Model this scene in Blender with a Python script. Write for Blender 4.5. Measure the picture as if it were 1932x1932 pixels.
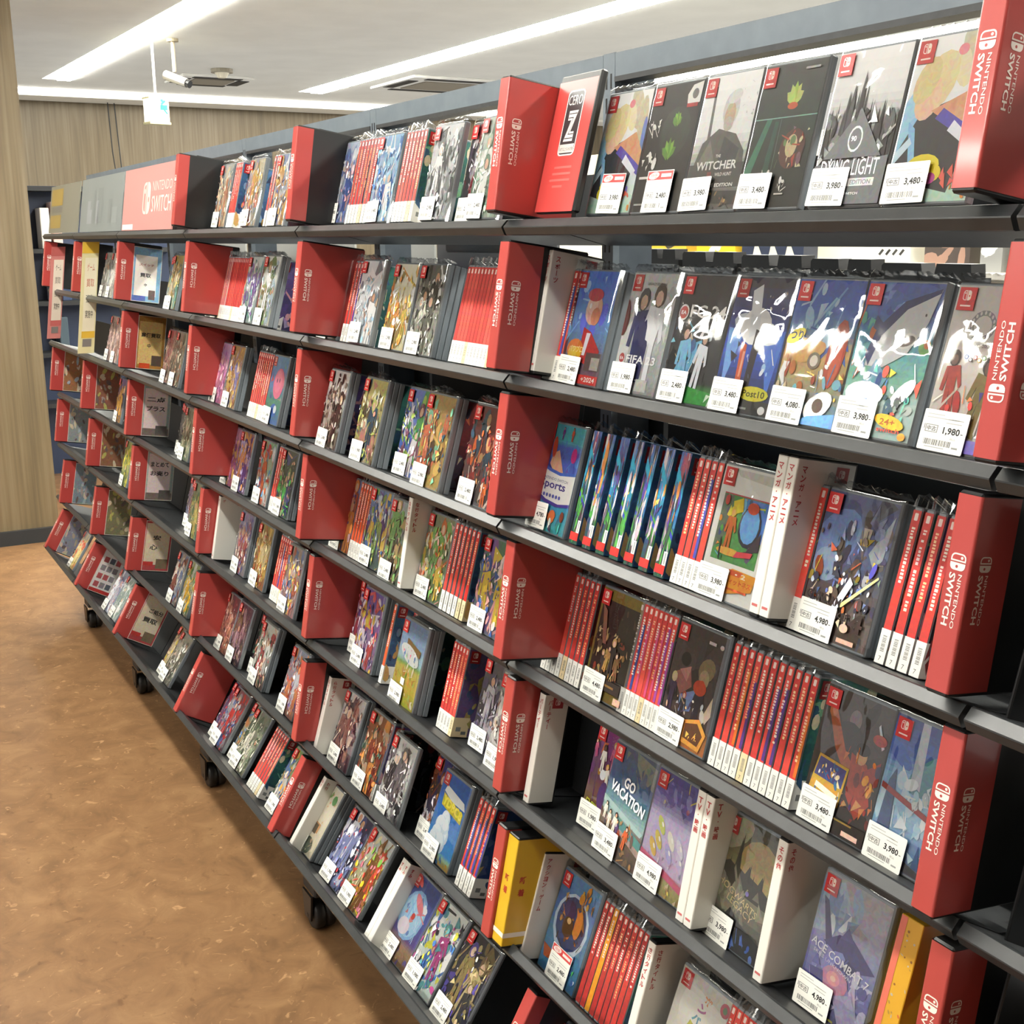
import bpy, math, random
from mathutils import Vector, Matrix

for o in list(bpy.data.objects): bpy.data.objects.remove(o, do_unlink=True)
SC = bpy.context.scene
COL = SC.collection
EYE = 1.642

# ---------------------------------------------------------------- camera
def look_matrix(yaw, pitch, roll):
    f = Vector((math.cos(yaw)*math.cos(pitch), math.sin(yaw)*math.cos(pitch), -math.sin(pitch)))
    r = f.cross(Vector((0, 0, 1))).normalized(); u = r.cross(f)
    r2 = r*math.cos(roll)+u*math.sin(roll); u2 = u*math.cos(roll)-r*math.sin(roll)
    return Matrix(((r2.x, u2.x, -f.x, 0), (r2.y, u2.y, -f.y, 0), (r2.z, u2.z, -f.z, 0), (0, 0, 0, 1)))
cd = bpy.data.cameras.new('camera'); cam = bpy.data.objects.new('camera', cd); COL.objects.link(cam)
cam.matrix_world = Matrix.Translation((0, 0, EYE)) @ look_matrix(-0.520334, 0.225824, -0.0079369)
cd.sensor_fit = 'HORIZONTAL'; cd.sensor_width = 36; cd.lens = 2268.25/1932*36
cd.clip_start = .02; cd.clip_end = 60
SC.camera = cam

# ---------------------------------------------------------------- world, exposure
w = bpy.data.worlds.new('store_air'); SC.world = w; w.use_nodes = True
bg = w.node_tree.nodes['Background']
bg.inputs[0].default_value = (1.0, .97, .92, 1); bg.inputs[1].default_value = 0.33
SC.view_settings.view_transform = 'Standard'; SC.view_settings.look = 'None'
SC.view_settings.exposure = 1.2; SC.view_settings.gamma = 1
SC.view_settings.use_curve_mapping = False
STRIP = 24      # brightness of the ceiling light strips
try:
    SC.cycles.max_bounces = 6; SC.cycles.transparent_max_bounces = 24
    SC.cycles.caustics_reflective = False; SC.cycles.caustics_refractive = False
except Exception: pass

# ---------------------------------------------------------------- helpers
def lin(h):
    h = h.lstrip('#')
    if len(h) == 3: h = ''.join(c*2 for c in h)
    out = []
    for i in (0, 2, 4):
        c = int(h[i:i+2], 16)/255
        out.append(c/12.92 if c <= .04045 else ((c+.055)/1.055)**2.4)
    return (out[0], out[1], out[2], 1)

def mat(name, color=None, rough=.5, metal=0, spec=.5, coat=0, vcol=False, emit=None, est=0):
    m = bpy.data.materials.new(name); m.use_nodes = True
    b = m.node_tree.nodes['Principled BSDF']
    if color: b.inputs['Base Color'].default_value = lin(color)
    b.inputs['Roughness'].default_value = rough; b.inputs['Metallic'].default_value = metal
    b.inputs['Specular IOR Level'].default_value = spec
    b.inputs['Coat Weight'].default_value = coat; b.inputs['Coat Roughness'].default_value = .08
    if vcol:
        a = m.node_tree.nodes.new('ShaderNodeVertexColor'); a.layer_name = 'Col'
        m.node_tree.links.new(a.outputs[0], b.inputs['Base Color'])
    if emit:
        b.inputs['Emission Color'].default_value = lin(emit); b.inputs['Emission Strength'].default_value = est
    return m

def noise_mat(name, c1, c2, scale, rough, stretch=(1, 1, 1), detail=6, lo=.35, hi=.65, bump=0, spec=.5):
    m = mat(name, c1, rough, spec=spec); nt = m.node_tree; b = nt.nodes['Principled BSDF']
    tc = nt.nodes.new('ShaderNodeTexCoord'); mp = nt.nodes.new('ShaderNodeMapping')
    mp.inputs['Scale'].default_value = stretch
    n = nt.nodes.new('ShaderNodeTexNoise'); n.inputs['Scale'].default_value = scale; n.inputs['Detail'].default_value = detail
    r = nt.nodes.new('ShaderNodeValToRGB'); r.color_ramp.elements[0].position = lo; r.color_ramp.elements[1].position = hi
    r.color_ramp.elements[0].color = lin(c1); r.color_ramp.elements[1].color = lin(c2)
    L = nt.links.new
    L(tc.outputs['Object'], mp.inputs[0]); L(mp.outputs[0], n.inputs['Vector']); L(n.outputs[0], r.inputs[0]); L(r.outputs[0], b.inputs['Base Color'])
    if bump:
        bp = nt.nodes.new('ShaderNodeBump'); bp.inputs['Strength'].default_value = bump; bp.inputs['Distance'].default_value = .002
        L(n.outputs[0], bp.inputs['Height']); L(bp.outputs[0], b.inputs['Normal'])
    return m

def film_mat(name, base=.02, rough=.07, edge=.55, tint=(1, 1, 1, 1)):
    m = bpy.data.materials.new(name); m.use_nodes = True; nt = m.node_tree; nt.nodes.clear()
    o = nt.nodes.new('ShaderNodeOutputMaterial'); mx = nt.nodes.new('ShaderNodeMixShader')
    t = nt.nodes.new('ShaderNodeBsdfTransparent'); g = nt.nodes.new('ShaderNodeBsdfGlossy'); g.inputs['Roughness'].default_value = rough
    t.inputs[0].default_value = tint
    lw = nt.nodes.new('ShaderNodeLayerWeight'); lw.inputs[0].default_value = .5
    mr = nt.nodes.new('ShaderNodeMapRange'); mr.inputs['To Min'].default_value = base; mr.inputs['To Max'].default_value = edge
    L = nt.links.new
    L(lw.outputs['Fresnel'], mr.inputs[0]); L(mr.outputs[0], mx.inputs[0]); L(t.outputs[0], mx.inputs[1]); L(g.outputs[0], mx.inputs[2]); L(mx.outputs[0], o.inputs[0])
    return m

class MB:
    """collects polygons (with a colour and a material slot each) and links them as one mesh"""
    def __init__(s): s.v = []; s.f = []; s.c = []; s.m = []
    def poly(s, pts, color='ffffff', mi=0):
        n = len(s.v); s.v += [tuple(p) for p in pts]; s.f.append(tuple(range(n, n+len(pts)))); s.c.append(lin(color) if isinstance(color, str) else color); s.m.append(mi)
    def box(s, x0, y0, z0, x1, y1, z1, color='ffffff', mi=0, bev=0):
        if bev:
            return s.bevbox(x0, y0, z0, x1, y1, z1, color, mi, bev)
        P = [(x, y, z) for z in (z0, z1) for y in (y0, y1) for x in (x0, x1)]
        n = len(s.v); s.v += P
        for q in ((0, 2, 3, 1), (4, 5, 7, 6), (0, 1, 5, 4), (2, 6, 7, 3), (0, 4, 6, 2), (1, 3, 7, 5)):
            s.f.append(tuple(n+i for i in q)); s.c.append(lin(color)); s.m.append(mi)
    def bevbox(s, x0, y0, z0, x1, y1, z1, color, mi, b):
        # extrude an octagon-cornered outline in z with a chamfered top and bottom
        def ring(i, z):
            a = [(x0+b, y0+i), (x1-b, y0+i), (x1-i, y0+b), (x1-i, y1-b), (x1-b, y1-i), (x0+b, y1-i), (x0+i, y1-b), (x0+i, y0+b)]
            return [(x, y, z) for x, y in a]
        rings = [ring(b*.999, z0), ring(0, z0+b), ring(0, z1-b), ring(b*.999, z1)]
        s.loft(rings, color, mi, True, True)
    def loft(s, rings, color='ffffff', mi=0, cap0=False, cap1=False, closed=True):
        n = len(s.v); k = len(rings[0])
        for r in rings: s.v += [tuple(p) for p in r]
        cl = lin(color) if isinstance(color, str) else color
        for i in range(len(rings)-1):
            for j in range(k if closed else k-1):
                a = n+i*k+j; b2 = n+i*k+(j+1) % k
                s.f.append((a, b2, b2+k, a+k)); s.c.append(cl); s.m.append(mi)
        if cap0: s.f.append(tuple(reversed(range(n, n+k)))); s.c.append(cl); s.m.append(mi)
        if cap1: s.f.append(tuple(range(n+(len(rings)-1)*k, n+len(rings)*k))); s.c.append(cl); s.m.append(mi)
    def cyl(s, p0, p1, r, seg=16, color='ffffff', mi=0, r1=None):
        p0 = Vector(p0); p1 = Vector(p1); d = (p1-p0).normalized()
        a = d.orthogonal().normalized(); b = d.cross(a)
        R = [[p+(a*math.cos(t)+b*math.sin(t))*rr for t in [2*math.pi*i/seg for i in range(seg)]] for p, rr in ((p0, r), (p1, r1 or r))]
        s.loft(R, color, mi, True, True)
    def tube(s, pts, r, seg=8, color='ffffff', mi=0):
        for i in range(len(pts)-1): s.cyl(pts[i], pts[i+1], r, seg, color, mi)
    def mesh(s, name, mats, smooth=False):
        me = bpy.data.meshes.new(name); me.from_pydata(s.v, [], s.f)
        for m in mats: me.materials.append(m)
        me.polygons.foreach_set('material_index', s.m)
        at = me.color_attributes.new('Col', 'FLOAT_COLOR', 'CORNER')
        buf = []
        for f, c in zip(s.f, s.c): buf += list(c)*len(f)
        at.data.foreach_set('color', buf)
        if smooth: me.polygons.foreach_set('use_smooth', [True]*len(me.polygons))
        me.update(); return me
    def build(s, name, mats, parent=None, smooth=False):
        return link(name, s.mesh(name, mats if isinstance(mats, (list, tuple)) else [mats], smooth), parent)

def link(name, me, parent=None):
    o = bpy.data.objects.new(name, me); COL.objects.link(o)
    if parent is not None: o.parent = parent
    return o
def tag(o, label=None, cat=None, group=None, kind=None):
    if label: o['label'] = label
    if cat: o['category'] = cat
    if group: o['group'] = group
    if kind: o['kind'] = kind
    return o
def thing(name, label, cat, M=None, group=None):
    o = bpy.data.objects.new(name, None); COL.objects.link(o); o.empty_display_size = .02
    if M is not None: o.matrix_world = M
    return tag(o, label, cat, group)
def struct(name, mb, mats, smooth=False):
    return tag(mb.build(name, mats, None, smooth), kind='structure')
def shelf_frame(X, y, z, lean):
    t = math.radians(lean); s, c = math.sin(t), math.cos(t)
    return Matrix(((-1, 0, 0, X), (0, -c, -s, -y), (0, -s, c, z+EYE), (0, 0, 0, 1)))

# ---- 2D drawing on a face: P(u, v, layer) gives the 3D point
EPS = 2.5e-5
def front_map(x0=0, y0=0, z0=0): return lambda u, v, l: (x0+u, y0-l*EPS, z0+v)
def side_map(x=0, y0=0, z0=0): return lambda u, v, l: (x+l*EPS, y0+u, z0+v)

_txt = {}
def text_geo(s, bold=0.0):
    k = (s, bold)
    if k not in _txt:
        c = bpy.data.curves.new('t', 'FONT'); c.body = s; c.resolution_u = 2; c.offset = bold
        o = bpy.data.objects.new('t', c); COL.objects.link(o)
        dg = bpy.context.evaluated_depsgraph_get(); dg.update()
        me = bpy.data.meshes.new_from_object(o.evaluated_get(dg))
        vs = [(v.co.x, v.co.y) for v in me.vertices]; fs = [tuple(p.vertices) for p in me.polygons]
        bpy.data.objects.remove(o, do_unlink=True); bpy.data.curves.remove(c); bpy.data.meshes.remove(me)
        if vs:
            x0 = min(v[0] for v in vs); x1 = max(v[0] for v in vs); y0 = min(v[1] for v in vs); y1 = max(v[1] for v in vs)
            vs = [((x-x0), (y-y0)) for x, y in vs]; _txt[k] = (vs, fs, x1-x0, y1-y0)
        else: _txt[k] = ([], [], 1, 1)
    return _txt[k]
def draw_text(mb, P, s, u, v, h, color, layer, width=None, rot=0, bold=0.0, align='l', mi=0):
    """text of cap height h with its lower-left corner at (u, v), turned by rot degrees"""
    vs, fs, tw, th = text_geo(s, bold)
    sy = h/th; sx = (width/tw) if width else sy
    ox = -tw*sx/2 if align == 'c' else 0
    a = math.radians(rot); ca, sa = math.cos(a), math.sin(a)
    n = len(mb.v); cl = lin(color)
    for x, y in vs:
        x = x*sx+ox; y = y*sy
        mb.v.append(P(u+x*ca-y*sa, v+x*sa+y*ca, layer))
    for f in fs: mb.f.append(tuple(n+i for i in f)); mb.c.append(cl); mb.m.append(mi)
def draw_col(mb, P, s, u, v, h, color, layer, gap=1.15, mi=0):
    """characters written one under another"""
    for i, ch in enumerate(s):
        if ch in '・': draw_poly(mb, P, ell(u, v-i*h*gap+h*.5, h*.1, h*.1, 0, 8), color, layer, mi)
        elif ch in 'ー': draw_poly(mb, P, rect(u-h*.06, v-i*h*gap+.05*h, u+h*.06, v-i*h*gap+h*.95), color, layer, mi)
        else: draw_text(mb, P, ch, u-h*.45, v-i*h*gap, h*.92, color, layer, width=h*.9, bold=.02, mi=mi)
def draw_poly(mb, P, pts, color, layer, mi=0): mb.poly([P(x, y, layer) for x, y in pts], color, mi)
def rect(a, b, c, d): return [(a, b), (c, b), (c, d), (a, d)]
def ell(u, v, ru, rv, rot=0, n=16, a0=0, a1=360):
    t = math.radians(rot); ct, st = math.cos(t), math.sin(t); out = []
    k = n if a1-a0 >= 360 else n+1
    for i in range(k):
        a = math.radians(a0+(a1-a0)*i/n); x, y = ru*math.cos(a), rv*math.sin(a)
        out.append((u+x*ct-y*st, v+x*st+y*ct))
    return out
def rrect(x0, y0, x1, y1, r, n=4):
    o = []
    for cx, cy, s in ((x1-r, y1-r, 0), (x0+r, y1-r, 90), (x0+r, y0+r, 180), (x1-r, y0+r, 270)):
        for i in range(n+1):
            a = math.radians(s+90*i/n); o.append((cx+r*math.cos(a), cy+r*math.sin(a)))
    return o
def xf(pts, u, v, rot, s=1):
    a = math.radians(rot); c, q = math.cos(a)*s, math.sin(a)*s
    return [(u+x*c-y*q, v+x*q+y*c) for x, y in pts]
def clip(pts, W, H):
    for ax, lo, sg in ((0, 0, 1), (0, W, -1), (1, 0, 1), (1, H, -1)):
        out = []
        for i in range(len(pts)):
            a = pts[i-1]; b = pts[i]; da = (a[ax]-lo)*sg; db = (b[ax]-lo)*sg
            if (da >= 0) != (db >= 0):
                t = da/(da-db); out.append((a[0]+(b[0]-a[0])*t, a[1]+(b[1]-a[1])*t))
            if db >= 0: out.append(b)
        pts = out
        if len(pts) < 3: return []
    return pts

def logo_mark(mb, P, u, v, s, rot, fg, bgc, layer):
    """two-handed controller mark, drawn 1 x 1 before scaling; left half outlined, right half solid"""
    def d(pts, c, l): draw_poly(mb, P, xf(pts, u, v, rot, s), c, l)
    L = rrect(0, 0, .62, 1, .27); R = rrect(0, 0, .62, 1, .27)
    lh = clip([(x, y) for x, y in rrect(0, 0, .94, 1, .27)], .455, 1)
    d(lh, fg, layer)
    inner = clip([(x-.085, y-.085) for x, y in rrect(.085, .085, .94, .915, .2)], .285, .83)
    d([(x+.085, y+.085) for x, y in inner], bgc, layer+1)
    d(ell(.23, .72, .085, .085, 0, 10), fg, layer+2)
    rh = [(.95-x, y) for x, y in clip([(x, y) for x, y in rrect(0, 0, .94, 1, .27)], .42, 1)]
    d(list(reversed(rh)), fg, layer)
    d(ell(.74, .45, .09, .09, 0, 10), bgc, layer+1)

def brand_column(mb, P, u, vtop, size, layer, fg='f4efe6', bgc='b24541', flip=False):
    """the logo and the two words, reading downwards; u is the left side of the column, size its width"""
    if flip:
        Q = lambda a, b, l: P(2*u+size-a, 2*vtop-size*4.9-b, l)
        return brand_column(mb, Q, u, vtop, size, layer, fg, bgc)
    logo_mark(mb, P, u, vtop, size, -90, fg, bgc, layer)
    draw_text(mb, P, 'SWITCH', u+size*.06, vtop-size*1.12, size*.42, fg, layer, width=size*3.0, rot=-90, bold=.025)
    draw_text(mb, P, 'NINTENDO', u+size*.66, vtop-size*1.14, size*.25, fg, layer, width=size*3.05, rot=-90, bold=.005)

# ---------------------------------------------------------------- materials
M = {}
M['art'] = mat('printed_paper', rough=.38, vcol=True, spec=.35)
def print_grain(m):
    # fine painterly mottling of the printed pictures
    nt = m.node_tree; b = nt.nodes['Principled BSDF']; src = b.inputs['Base Color'].links[0].from_socket; L = nt.links.new
    tc = nt.nodes.new('ShaderNodeTexCoord'); n = nt.nodes.new('ShaderNodeTexNoise'); n.inputs['Scale'].default_value = 120; n.inputs['Detail'].default_value = 4; n.inputs['Distortion'].default_value = 1.2
    L(tc.outputs['Object'], n.inputs['Vector'])
    ov = nt.nodes.new('ShaderNodeMixRGB'); ov.blend_type = 'OVERLAY'; ov.inputs[0].default_value = .55
    L(src, ov.inputs[1]); L(n.outputs['Color'], ov.inputs[2]); L(ov.outputs[0], b.inputs['Base Color'])
print_grain(M['art'])
M['tagpaper'] = mat('price_sticker_paper', rough=.5, vcol=True, spec=.3)
M['board'] = mat('printed_card', rough=.32, vcol=True, coat=.15)
M['film_red'] = mat('red_insert_under_film', rough=.28, vcol=True, coat=.35, spec=.5)
M['case'] = mat('smoky_case_plastic', '8d959b', .22, spec=.6)
M['black'] = mat('black_plastic', '191a1b', .38)
M['shelf'] = noise_mat('grey_shelf_paint', '2b2d2f', '333537', 60, .45)
M['rail'] = noise_mat('grey_rail_paint', '2e3133', '35383a', 40, .34)
M['steel'] = noise_mat('blue_grey_upright_paint', '48525c', '505a64', 25, .42)
M['beam'] = noise_mat('pale_blue_grey_paint', '636d76', '6b757d', 25, .4)
M['dark'] = mat('dark_back_panel', '26282a', .6)
M['rubber'] = mat('black_rubber', '141415', .5)
M['greymetal'] = mat('caster_metal', '6a6d70', .35, metal=.8)
M['bag'] = film_mat('clear_film_bag', .05, .035, .6)
M['bagedge'] = film_mat('crumpled_film', .08, .1, .5)
M['white'] = mat('white_paint', 'e9e6dc', .5)
M['cream'] = mat('cream_panel', 'd9d3bf', .55)

def wood_mat():
    m = mat('pale_wood_panel', 'a98f68', .42); nt = m.node_tree; b = nt.nodes['Principled BSDF']; L = nt.links.new
    tc = nt.nodes.new('ShaderNodeTexCoord')
    def nz(scale, sc, det, dist=0):
        mp = nt.nodes.new('ShaderNodeMapping'); mp.inputs['Scale'].default_value = scale
        n = nt.nodes.new('ShaderNodeTexNoise'); n.inputs['Scale'].default_value = sc; n.inputs['Detail'].default_value = det; n.inputs['Distortion'].default_value = dist
        L(tc.outputs['Object'], mp.inputs[0]); L(mp.outputs[0], n.inputs['Vector']); return n
    n1 = nz((1, 1, .06), 14, 5, .6); n2 = nz((1, 1, .02), 60, 3); n3 = nz((1, 1, .003), 2.2, 2)
    add = nt.nodes.new('ShaderNodeMath'); add.operation = 'MULTIPLY_ADD'; add.inputs[1].default_value = .5
    a2 = nt.nodes.new('ShaderNodeMath'); a2.operation = 'MULTIPLY_ADD'; a2.inputs[1].default_value = .3
    L(n1.outputs[0], add.inputs[0]); L(n3.outputs[0], a2.inputs[0]); L(n2.outputs[0], a2.inputs[2]); 
    hf = nt.nodes.new('ShaderNodeMath'); hf.operation = 'MULTIPLY'; hf.inputs[1].default_value = .55; L(a2.outputs[0], hf.inputs[0]); L(hf.outputs[0], add.inputs[2])
    r = nt.nodes.new('ShaderNodeValToRGB'); e = r.color_ramp.elements
    e[0].position = .42; e[0].color = lin('5c513d'); e[1].position = .78; e[1].color = lin('7d705a')
    k = e.new(.6); k.color = lin('6f6148')
    L(add.outputs[0], r.inputs[0]); L(r.outputs[0], b.inputs['Base Color'])
    return m
M['wood'] = wood_mat()

def floor_mat():
    m = mat('marbled_brown_lino', 'a9784a', .42, spec=.4); nt = m.node_tree; b = nt.nodes['Principled BSDF']; L = nt.links.new
    tc = nt.nodes.new('ShaderNodeTexCoord')
    def nz(sc, det, dist, rgh=.55):
        n = nt.nodes.new('ShaderNodeTexNoise'); n.inputs['Scale'].default_value = sc; n.inputs['Detail'].default_value = det
        n.inputs['Distortion'].default_value = dist; n.inputs['Roughness'].default_value = rgh; L(tc.outputs['Object'], n.inputs['Vector']); return n
    n1 = nz(9, 6, .8, .65); n2 = nz(30, 5, 1.2); n3 = nz(24, 3, .9)
    r1 = nt.nodes.new('ShaderNodeValToRGB'); e = r1.color_ramp.elements
    e[0].position = .32; e[0].color = lin('735539'); e[1].position = .68; e[1].color = lin('94724f')
    k = e.new(.5); k.color = lin('856343')
    L(n1.outputs[0], r1.inputs[0])
    r2 = nt.nodes.new('ShaderNodeValToRGB'); e = r2.color_ramp.elements
    e[0].position = .62; e[0].color = (0, 0, 0, 1); e[1].position = .72; e[1].color = (1, 1, 1, 1)
    L(n2.outputs[0], r2.inputs[0])
    r3 = nt.nodes.new('ShaderNodeValToRGB'); e = r3.color_ramp.elements
    e[0].position = .27; e[0].color = (1, 1, 1, 1); e[1].position = .36; e[1].color = (0, 0, 0, 1)
    L(n3.outputs[0], r3.inputs[0])
    m1 = nt.nodes.new('ShaderNodeMixRGB'); m1.inputs[2].default_value = lin('c49c72')
    f1 = nt.nodes.new('ShaderNodeMath'); f1.operation = 'MULTIPLY'; f1.inputs[1].default_value = .6; L(r2.outputs[0], f1.inputs[0]); L(f1.outputs[0], m1.inputs[0]); L(r1.outputs[0], m1.inputs[1])
    m2 = nt.nodes.new('ShaderNodeMixRGB'); m2.inputs[2].default_value = lin('634327')
    f2 = nt.nodes.new('ShaderNodeMath'); f2.operation = 'MULTIPLY'; f2.inputs[1].default_value = .6; L(r3.outputs[0], f2.inputs[0]); L(f2.outputs[0], m2.inputs[0]); L(m1.outputs[0], m2.inputs[1])
    L(m2.outputs[0], b.inputs['Base Color'])
    return m
M['floor'] = floor_mat()
M['ceil'] = noise_mat('ceiling_paint', 'e2e2dc', 'e8e8e2', 3, .8)
M['strip'] = mat('light_strip', 'ffffff', .5, emit='fffdf4', est=STRIP)

# ---------------------------------------------------------------- the room
CE = 3.0; FARX = 13.1
def strip_y(X, y0, k): return y0+k*(X-11.55)
# the lines of light: (y at X=11.55, slope, first X, last X)
STRIPS = [(-2.13, .0334, -3, 11.55), (-4.44, .0184, -3, 11.5), (-6.75, .05, 0, 11.9), (.12, .0, .45, 5.9), (2.45, 0, .5, 5.9)]
slots = sorted(STRIPS, key=lambda s: s[0])
mb = MB(); y_lo, y_hi, x_lo = -9.0, 6.0, -4.0
XE = 11.95
edges = [(lambda X: y_lo)]
for s in slots:
    edges.append((lambda X, s=s: strip_y(X, s[0], s[1])-.09)); edges.append((lambda X, s=s: strip_y(X, s[0], s[1])+.17))
edges.append(lambda X: y_hi)
for i in range(len(edges)-1):
    a, b = edges[i], edges[i+1]
    if i % 2 == 0:
        mb.poly([(x_lo, a(x_lo), CE), (XE, a(XE), CE), (XE, b(XE), CE), (x_lo, b(x_lo), CE)])
    else:
        s = slots[i//2]
        for X0, X1 in ((x_lo, s[2]), (s[3], XE)):
            if X1-X0 > .01: mb.poly([(X0, a(X0), CE), (X1, a(X1), CE), (X1, b(X1), CE), (X0, b(X0), CE)])
        X0, X1, T = s[2], s[3], CE+.09
        mb.poly([(X0, a(X0), T), (X1, a(X1), T), (X1, b(X1), T), (X0, b(X0), T)])
        for p, q in (((X0, a(X0)), (X1, a(X1))), ((X1, a(X1)), (X1, b(X1))), ((X1, b(X1)), (X0, b(X0))), ((X0, b(X0)), (X0, a(X0)))):
            mb.poly([(p[0], p[1], CE), (q[0], q[1], CE), (q[0], q[1], T), (p[0], p[1], T)])
mb.poly([(XE, y_lo, CE), (FARX+.4, y_lo, CE), (FARX+.4, y_hi, CE), (XE, y_hi, CE)])
struct('ceiling', mb, [M['ceil']])
side = ['running left of the aisle top corner', 'rising above the middle of the shelves', 'seen low behind the top rail at right', 'running straight over the aisle', 'running over the next aisle']
order = ['second', 'first']
for (y0, k, X0, X1), lb in zip(STRIPS, side):
    t = thing('ceiling_light', 'long white ceiling light strip '+lb, 'ceiling light', Matrix.Translation((X0, strip_y(X0, y0, k), CE)))
    d = MB(); L_ = X1-X0-.04
    d.loft([[(x, k*x+dy, dz) for dy, dz in ((-.075, .02), (-.055, -.012), (.055, -.012), (.075, .02), (.075, .05), (-.075, .05))] for x in (.02, L_)], 'ffffff', 0, True, True)
    d.build('diffuser', [M['strip']], t)
    h = MB(); h.loft([[(x, k*x+dy, dz) for dy, dz in ((-.08, .05), (.08, .05), (.08, .089), (-.08, .089))] for x in (.01, L_+.01)], 'dddddd', 0, True, True)
    h.build('housing', [M['white']], t)
t = thing('ceiling_light', 'long white light strip along the far wooden wall', 'ceiling light', Matrix.Translation((12.36, -1.75, CE)))
d = MB(); d.box(-.07, -5.6, -.035, .05, 0, -.004); d.build('diffuser', [mat('dim_light_strip', 'ffffff', .5, emit='fffdf4', est=STRIP*.3)], t)
mb = MB(); mb.box(12.6, -9, CE-.03, 13.06, -1.2, CE-.002); struct('trim_1', mb, [M['white']])

mb = MB(); mb.poly([(-2, -1.75, 0), (9.4, -1.75, 0), (9.4, 2.4, 0), (-2, 2.4, 0)]); struct('floor', mb, [M['floor']])
mb = MB(); mb.box(FARX, -9, 0, FARX+.12, 6, CE); struct('wall_far', mb, [M['wood']])
mb = MB(); mb.box(6.96, -1.058, 0, 7.6, 6, CE-.001); struct('wall_left', mb, [M['wood']])
mb = MB(); mb.box(6.93, -1.06, 0, 6.962, 6, .078); struct('baseboard_left', mb, [M['dark']])

mb = MB(); mb.box(-2.1, -9, 0, -2, 6, CE); struct('light_block_near', mb, [mat('light_block_dark', '5c5650', .7)])  # unseen dark slab added behind the camera to block world light

# ---------------------------------------------------------------- things on the ceiling and far wall
def vent(label, X, Y, w, d, rz):
    t = thing('ceiling_vent', label, 'air vent', Matrix.Translation((X, Y, CE)) @ Matrix.Rotation(math.radians(rz), 4, 'Z'))
    a = MB(); a.box(-w/2, -d/2, -.022, w/2, d/2, -.001); a.build('panel', [M['ceil']], t)
    g = MB(); g.box(-w*.28, -d*.28, -.03, w*.28, d*.28, -.022); g.build('grille', [mat('vent_grille', '8f897c', .6)], t)
    for sx, sy, lx, ly in ((-.41, 0, .05, d*.34), (.41, 0, .05, d*.34), (0, -.41, w*.34, .05), (0, .41, w*.34, .05)):
        s = MB(); s.box(sx*w-lx/1.2, sy*d-ly, -.027, sx*w+lx/1.2, sy*d+ly, -.0225); s.build('slot', [M['dark']], t)
vent('square ceiling air vent above the exit sign', 10.95, -3.25, .62, .62, 0)
vent('square ceiling air vent with dark slots above the top rail', 10.35, -5.2, .95, .95, 0)
t = thing('smoke_detector', 'small round grey detector on the ceiling above the vent', 'detector', Matrix.Translation((10.27, -3.16, CE)))
a = MB(); a.cyl((0, 0, 0), (0, 0, -.03), .09, 20); a.build('base', [mat('detector_grey', '8f8878', .5)], t)
a = MB(); a.cyl((0, 0, -.03), (0, 0, -.07), .06, 20, r1=.035); a.build('dome', [M['cream']], t)
# exit sign on its stem
t = thing('exit_sign', 'white lit exit sign box with a green symbol, hanging from the ceiling', 'sign', Matrix.Translation((9.0, -2.28, EYE+.8)) @ Matrix.Rotation(math.radians(12), 4, 'Z'))
sm = mat('lit_sign_white', 'fbf8e8', .4, emit='fffbe6', est=.55)
a = MB(); a.box(-.05, -.075, 0, .05, .075, .165, bev=.006); a.build('light_box', [sm], t)
a = MB(); a.box(-.055, -.08, -.012, .055, .08, .004); a.box(-.055, -.08, .161, .055, .08, .172); a.build('casing', [mat('sign_casing', 'cfc79c', .5)], t)
a = MB(); P = lambda u, v, l: (-.0505-l*.0004, -u, v)
for pts in (rect(.005, .085, .06, .12), xf(rect(-.022, -.007, .02, .009), .03, .135, 40), xf(rect(-.02, -.006, .02, .006), .045, .075, -50)): draw_poly(a, P, pts, '35c98a', 1)
draw_poly(a, P, ell(.02, .148, .011, .011, 0, 10), '35c98a', 2)
a.build('running_symbol', [M['board']], t)
a = MB(); a.cyl((.0, 0, .172), (0, 0, CE-EYE-.8), .009, 10); a.build('stem', [M['white']], t)
t = thing('security_camera', 'small grey security camera on a ceiling stem beside the exit sign', 'camera', Matrix.Translation((8.9, -2.4, CE)))
a = MB(); a.cyl((0, 0, 0), (0, 0, -.22), .013, 10); a.cyl((0, 0, 0), (0, 0, -.02), .04, 16); a.build('stem', [mat('camera_stem', 'a59a80', .5)], t)
a = MB(); a.cyl((.06, .05, -.235), (-.08, -.06, -.30), .032, 14); a.build('body', [mat('camera_grey', '8a8682', .4)], t)
a = MB(); a.cyl((-.08, -.06, -.30), (-.1, -.075, -.31), .026, 14); a.build('lens', [M['black']], t)
for i, (y, lb) in enumerate(((-2.80, 'thin dark cord hanging down the far wood wall, left of the pair'), (-2.87, 'thin dark cord hanging down the far wood wall, right of the pair'))):
    a = MB(); a.tube([(12.95+.03*i, y, CE-.03), (12.94, y-.01, 2.5), (12.96, y-.05+.02*i, 2.1), (12.97, y-.06, 1.72)], .006, 6)
    tag(a.build('hanging_cord', [M['dark']]), lb, 'cord', 'cords on the far wall')

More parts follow.
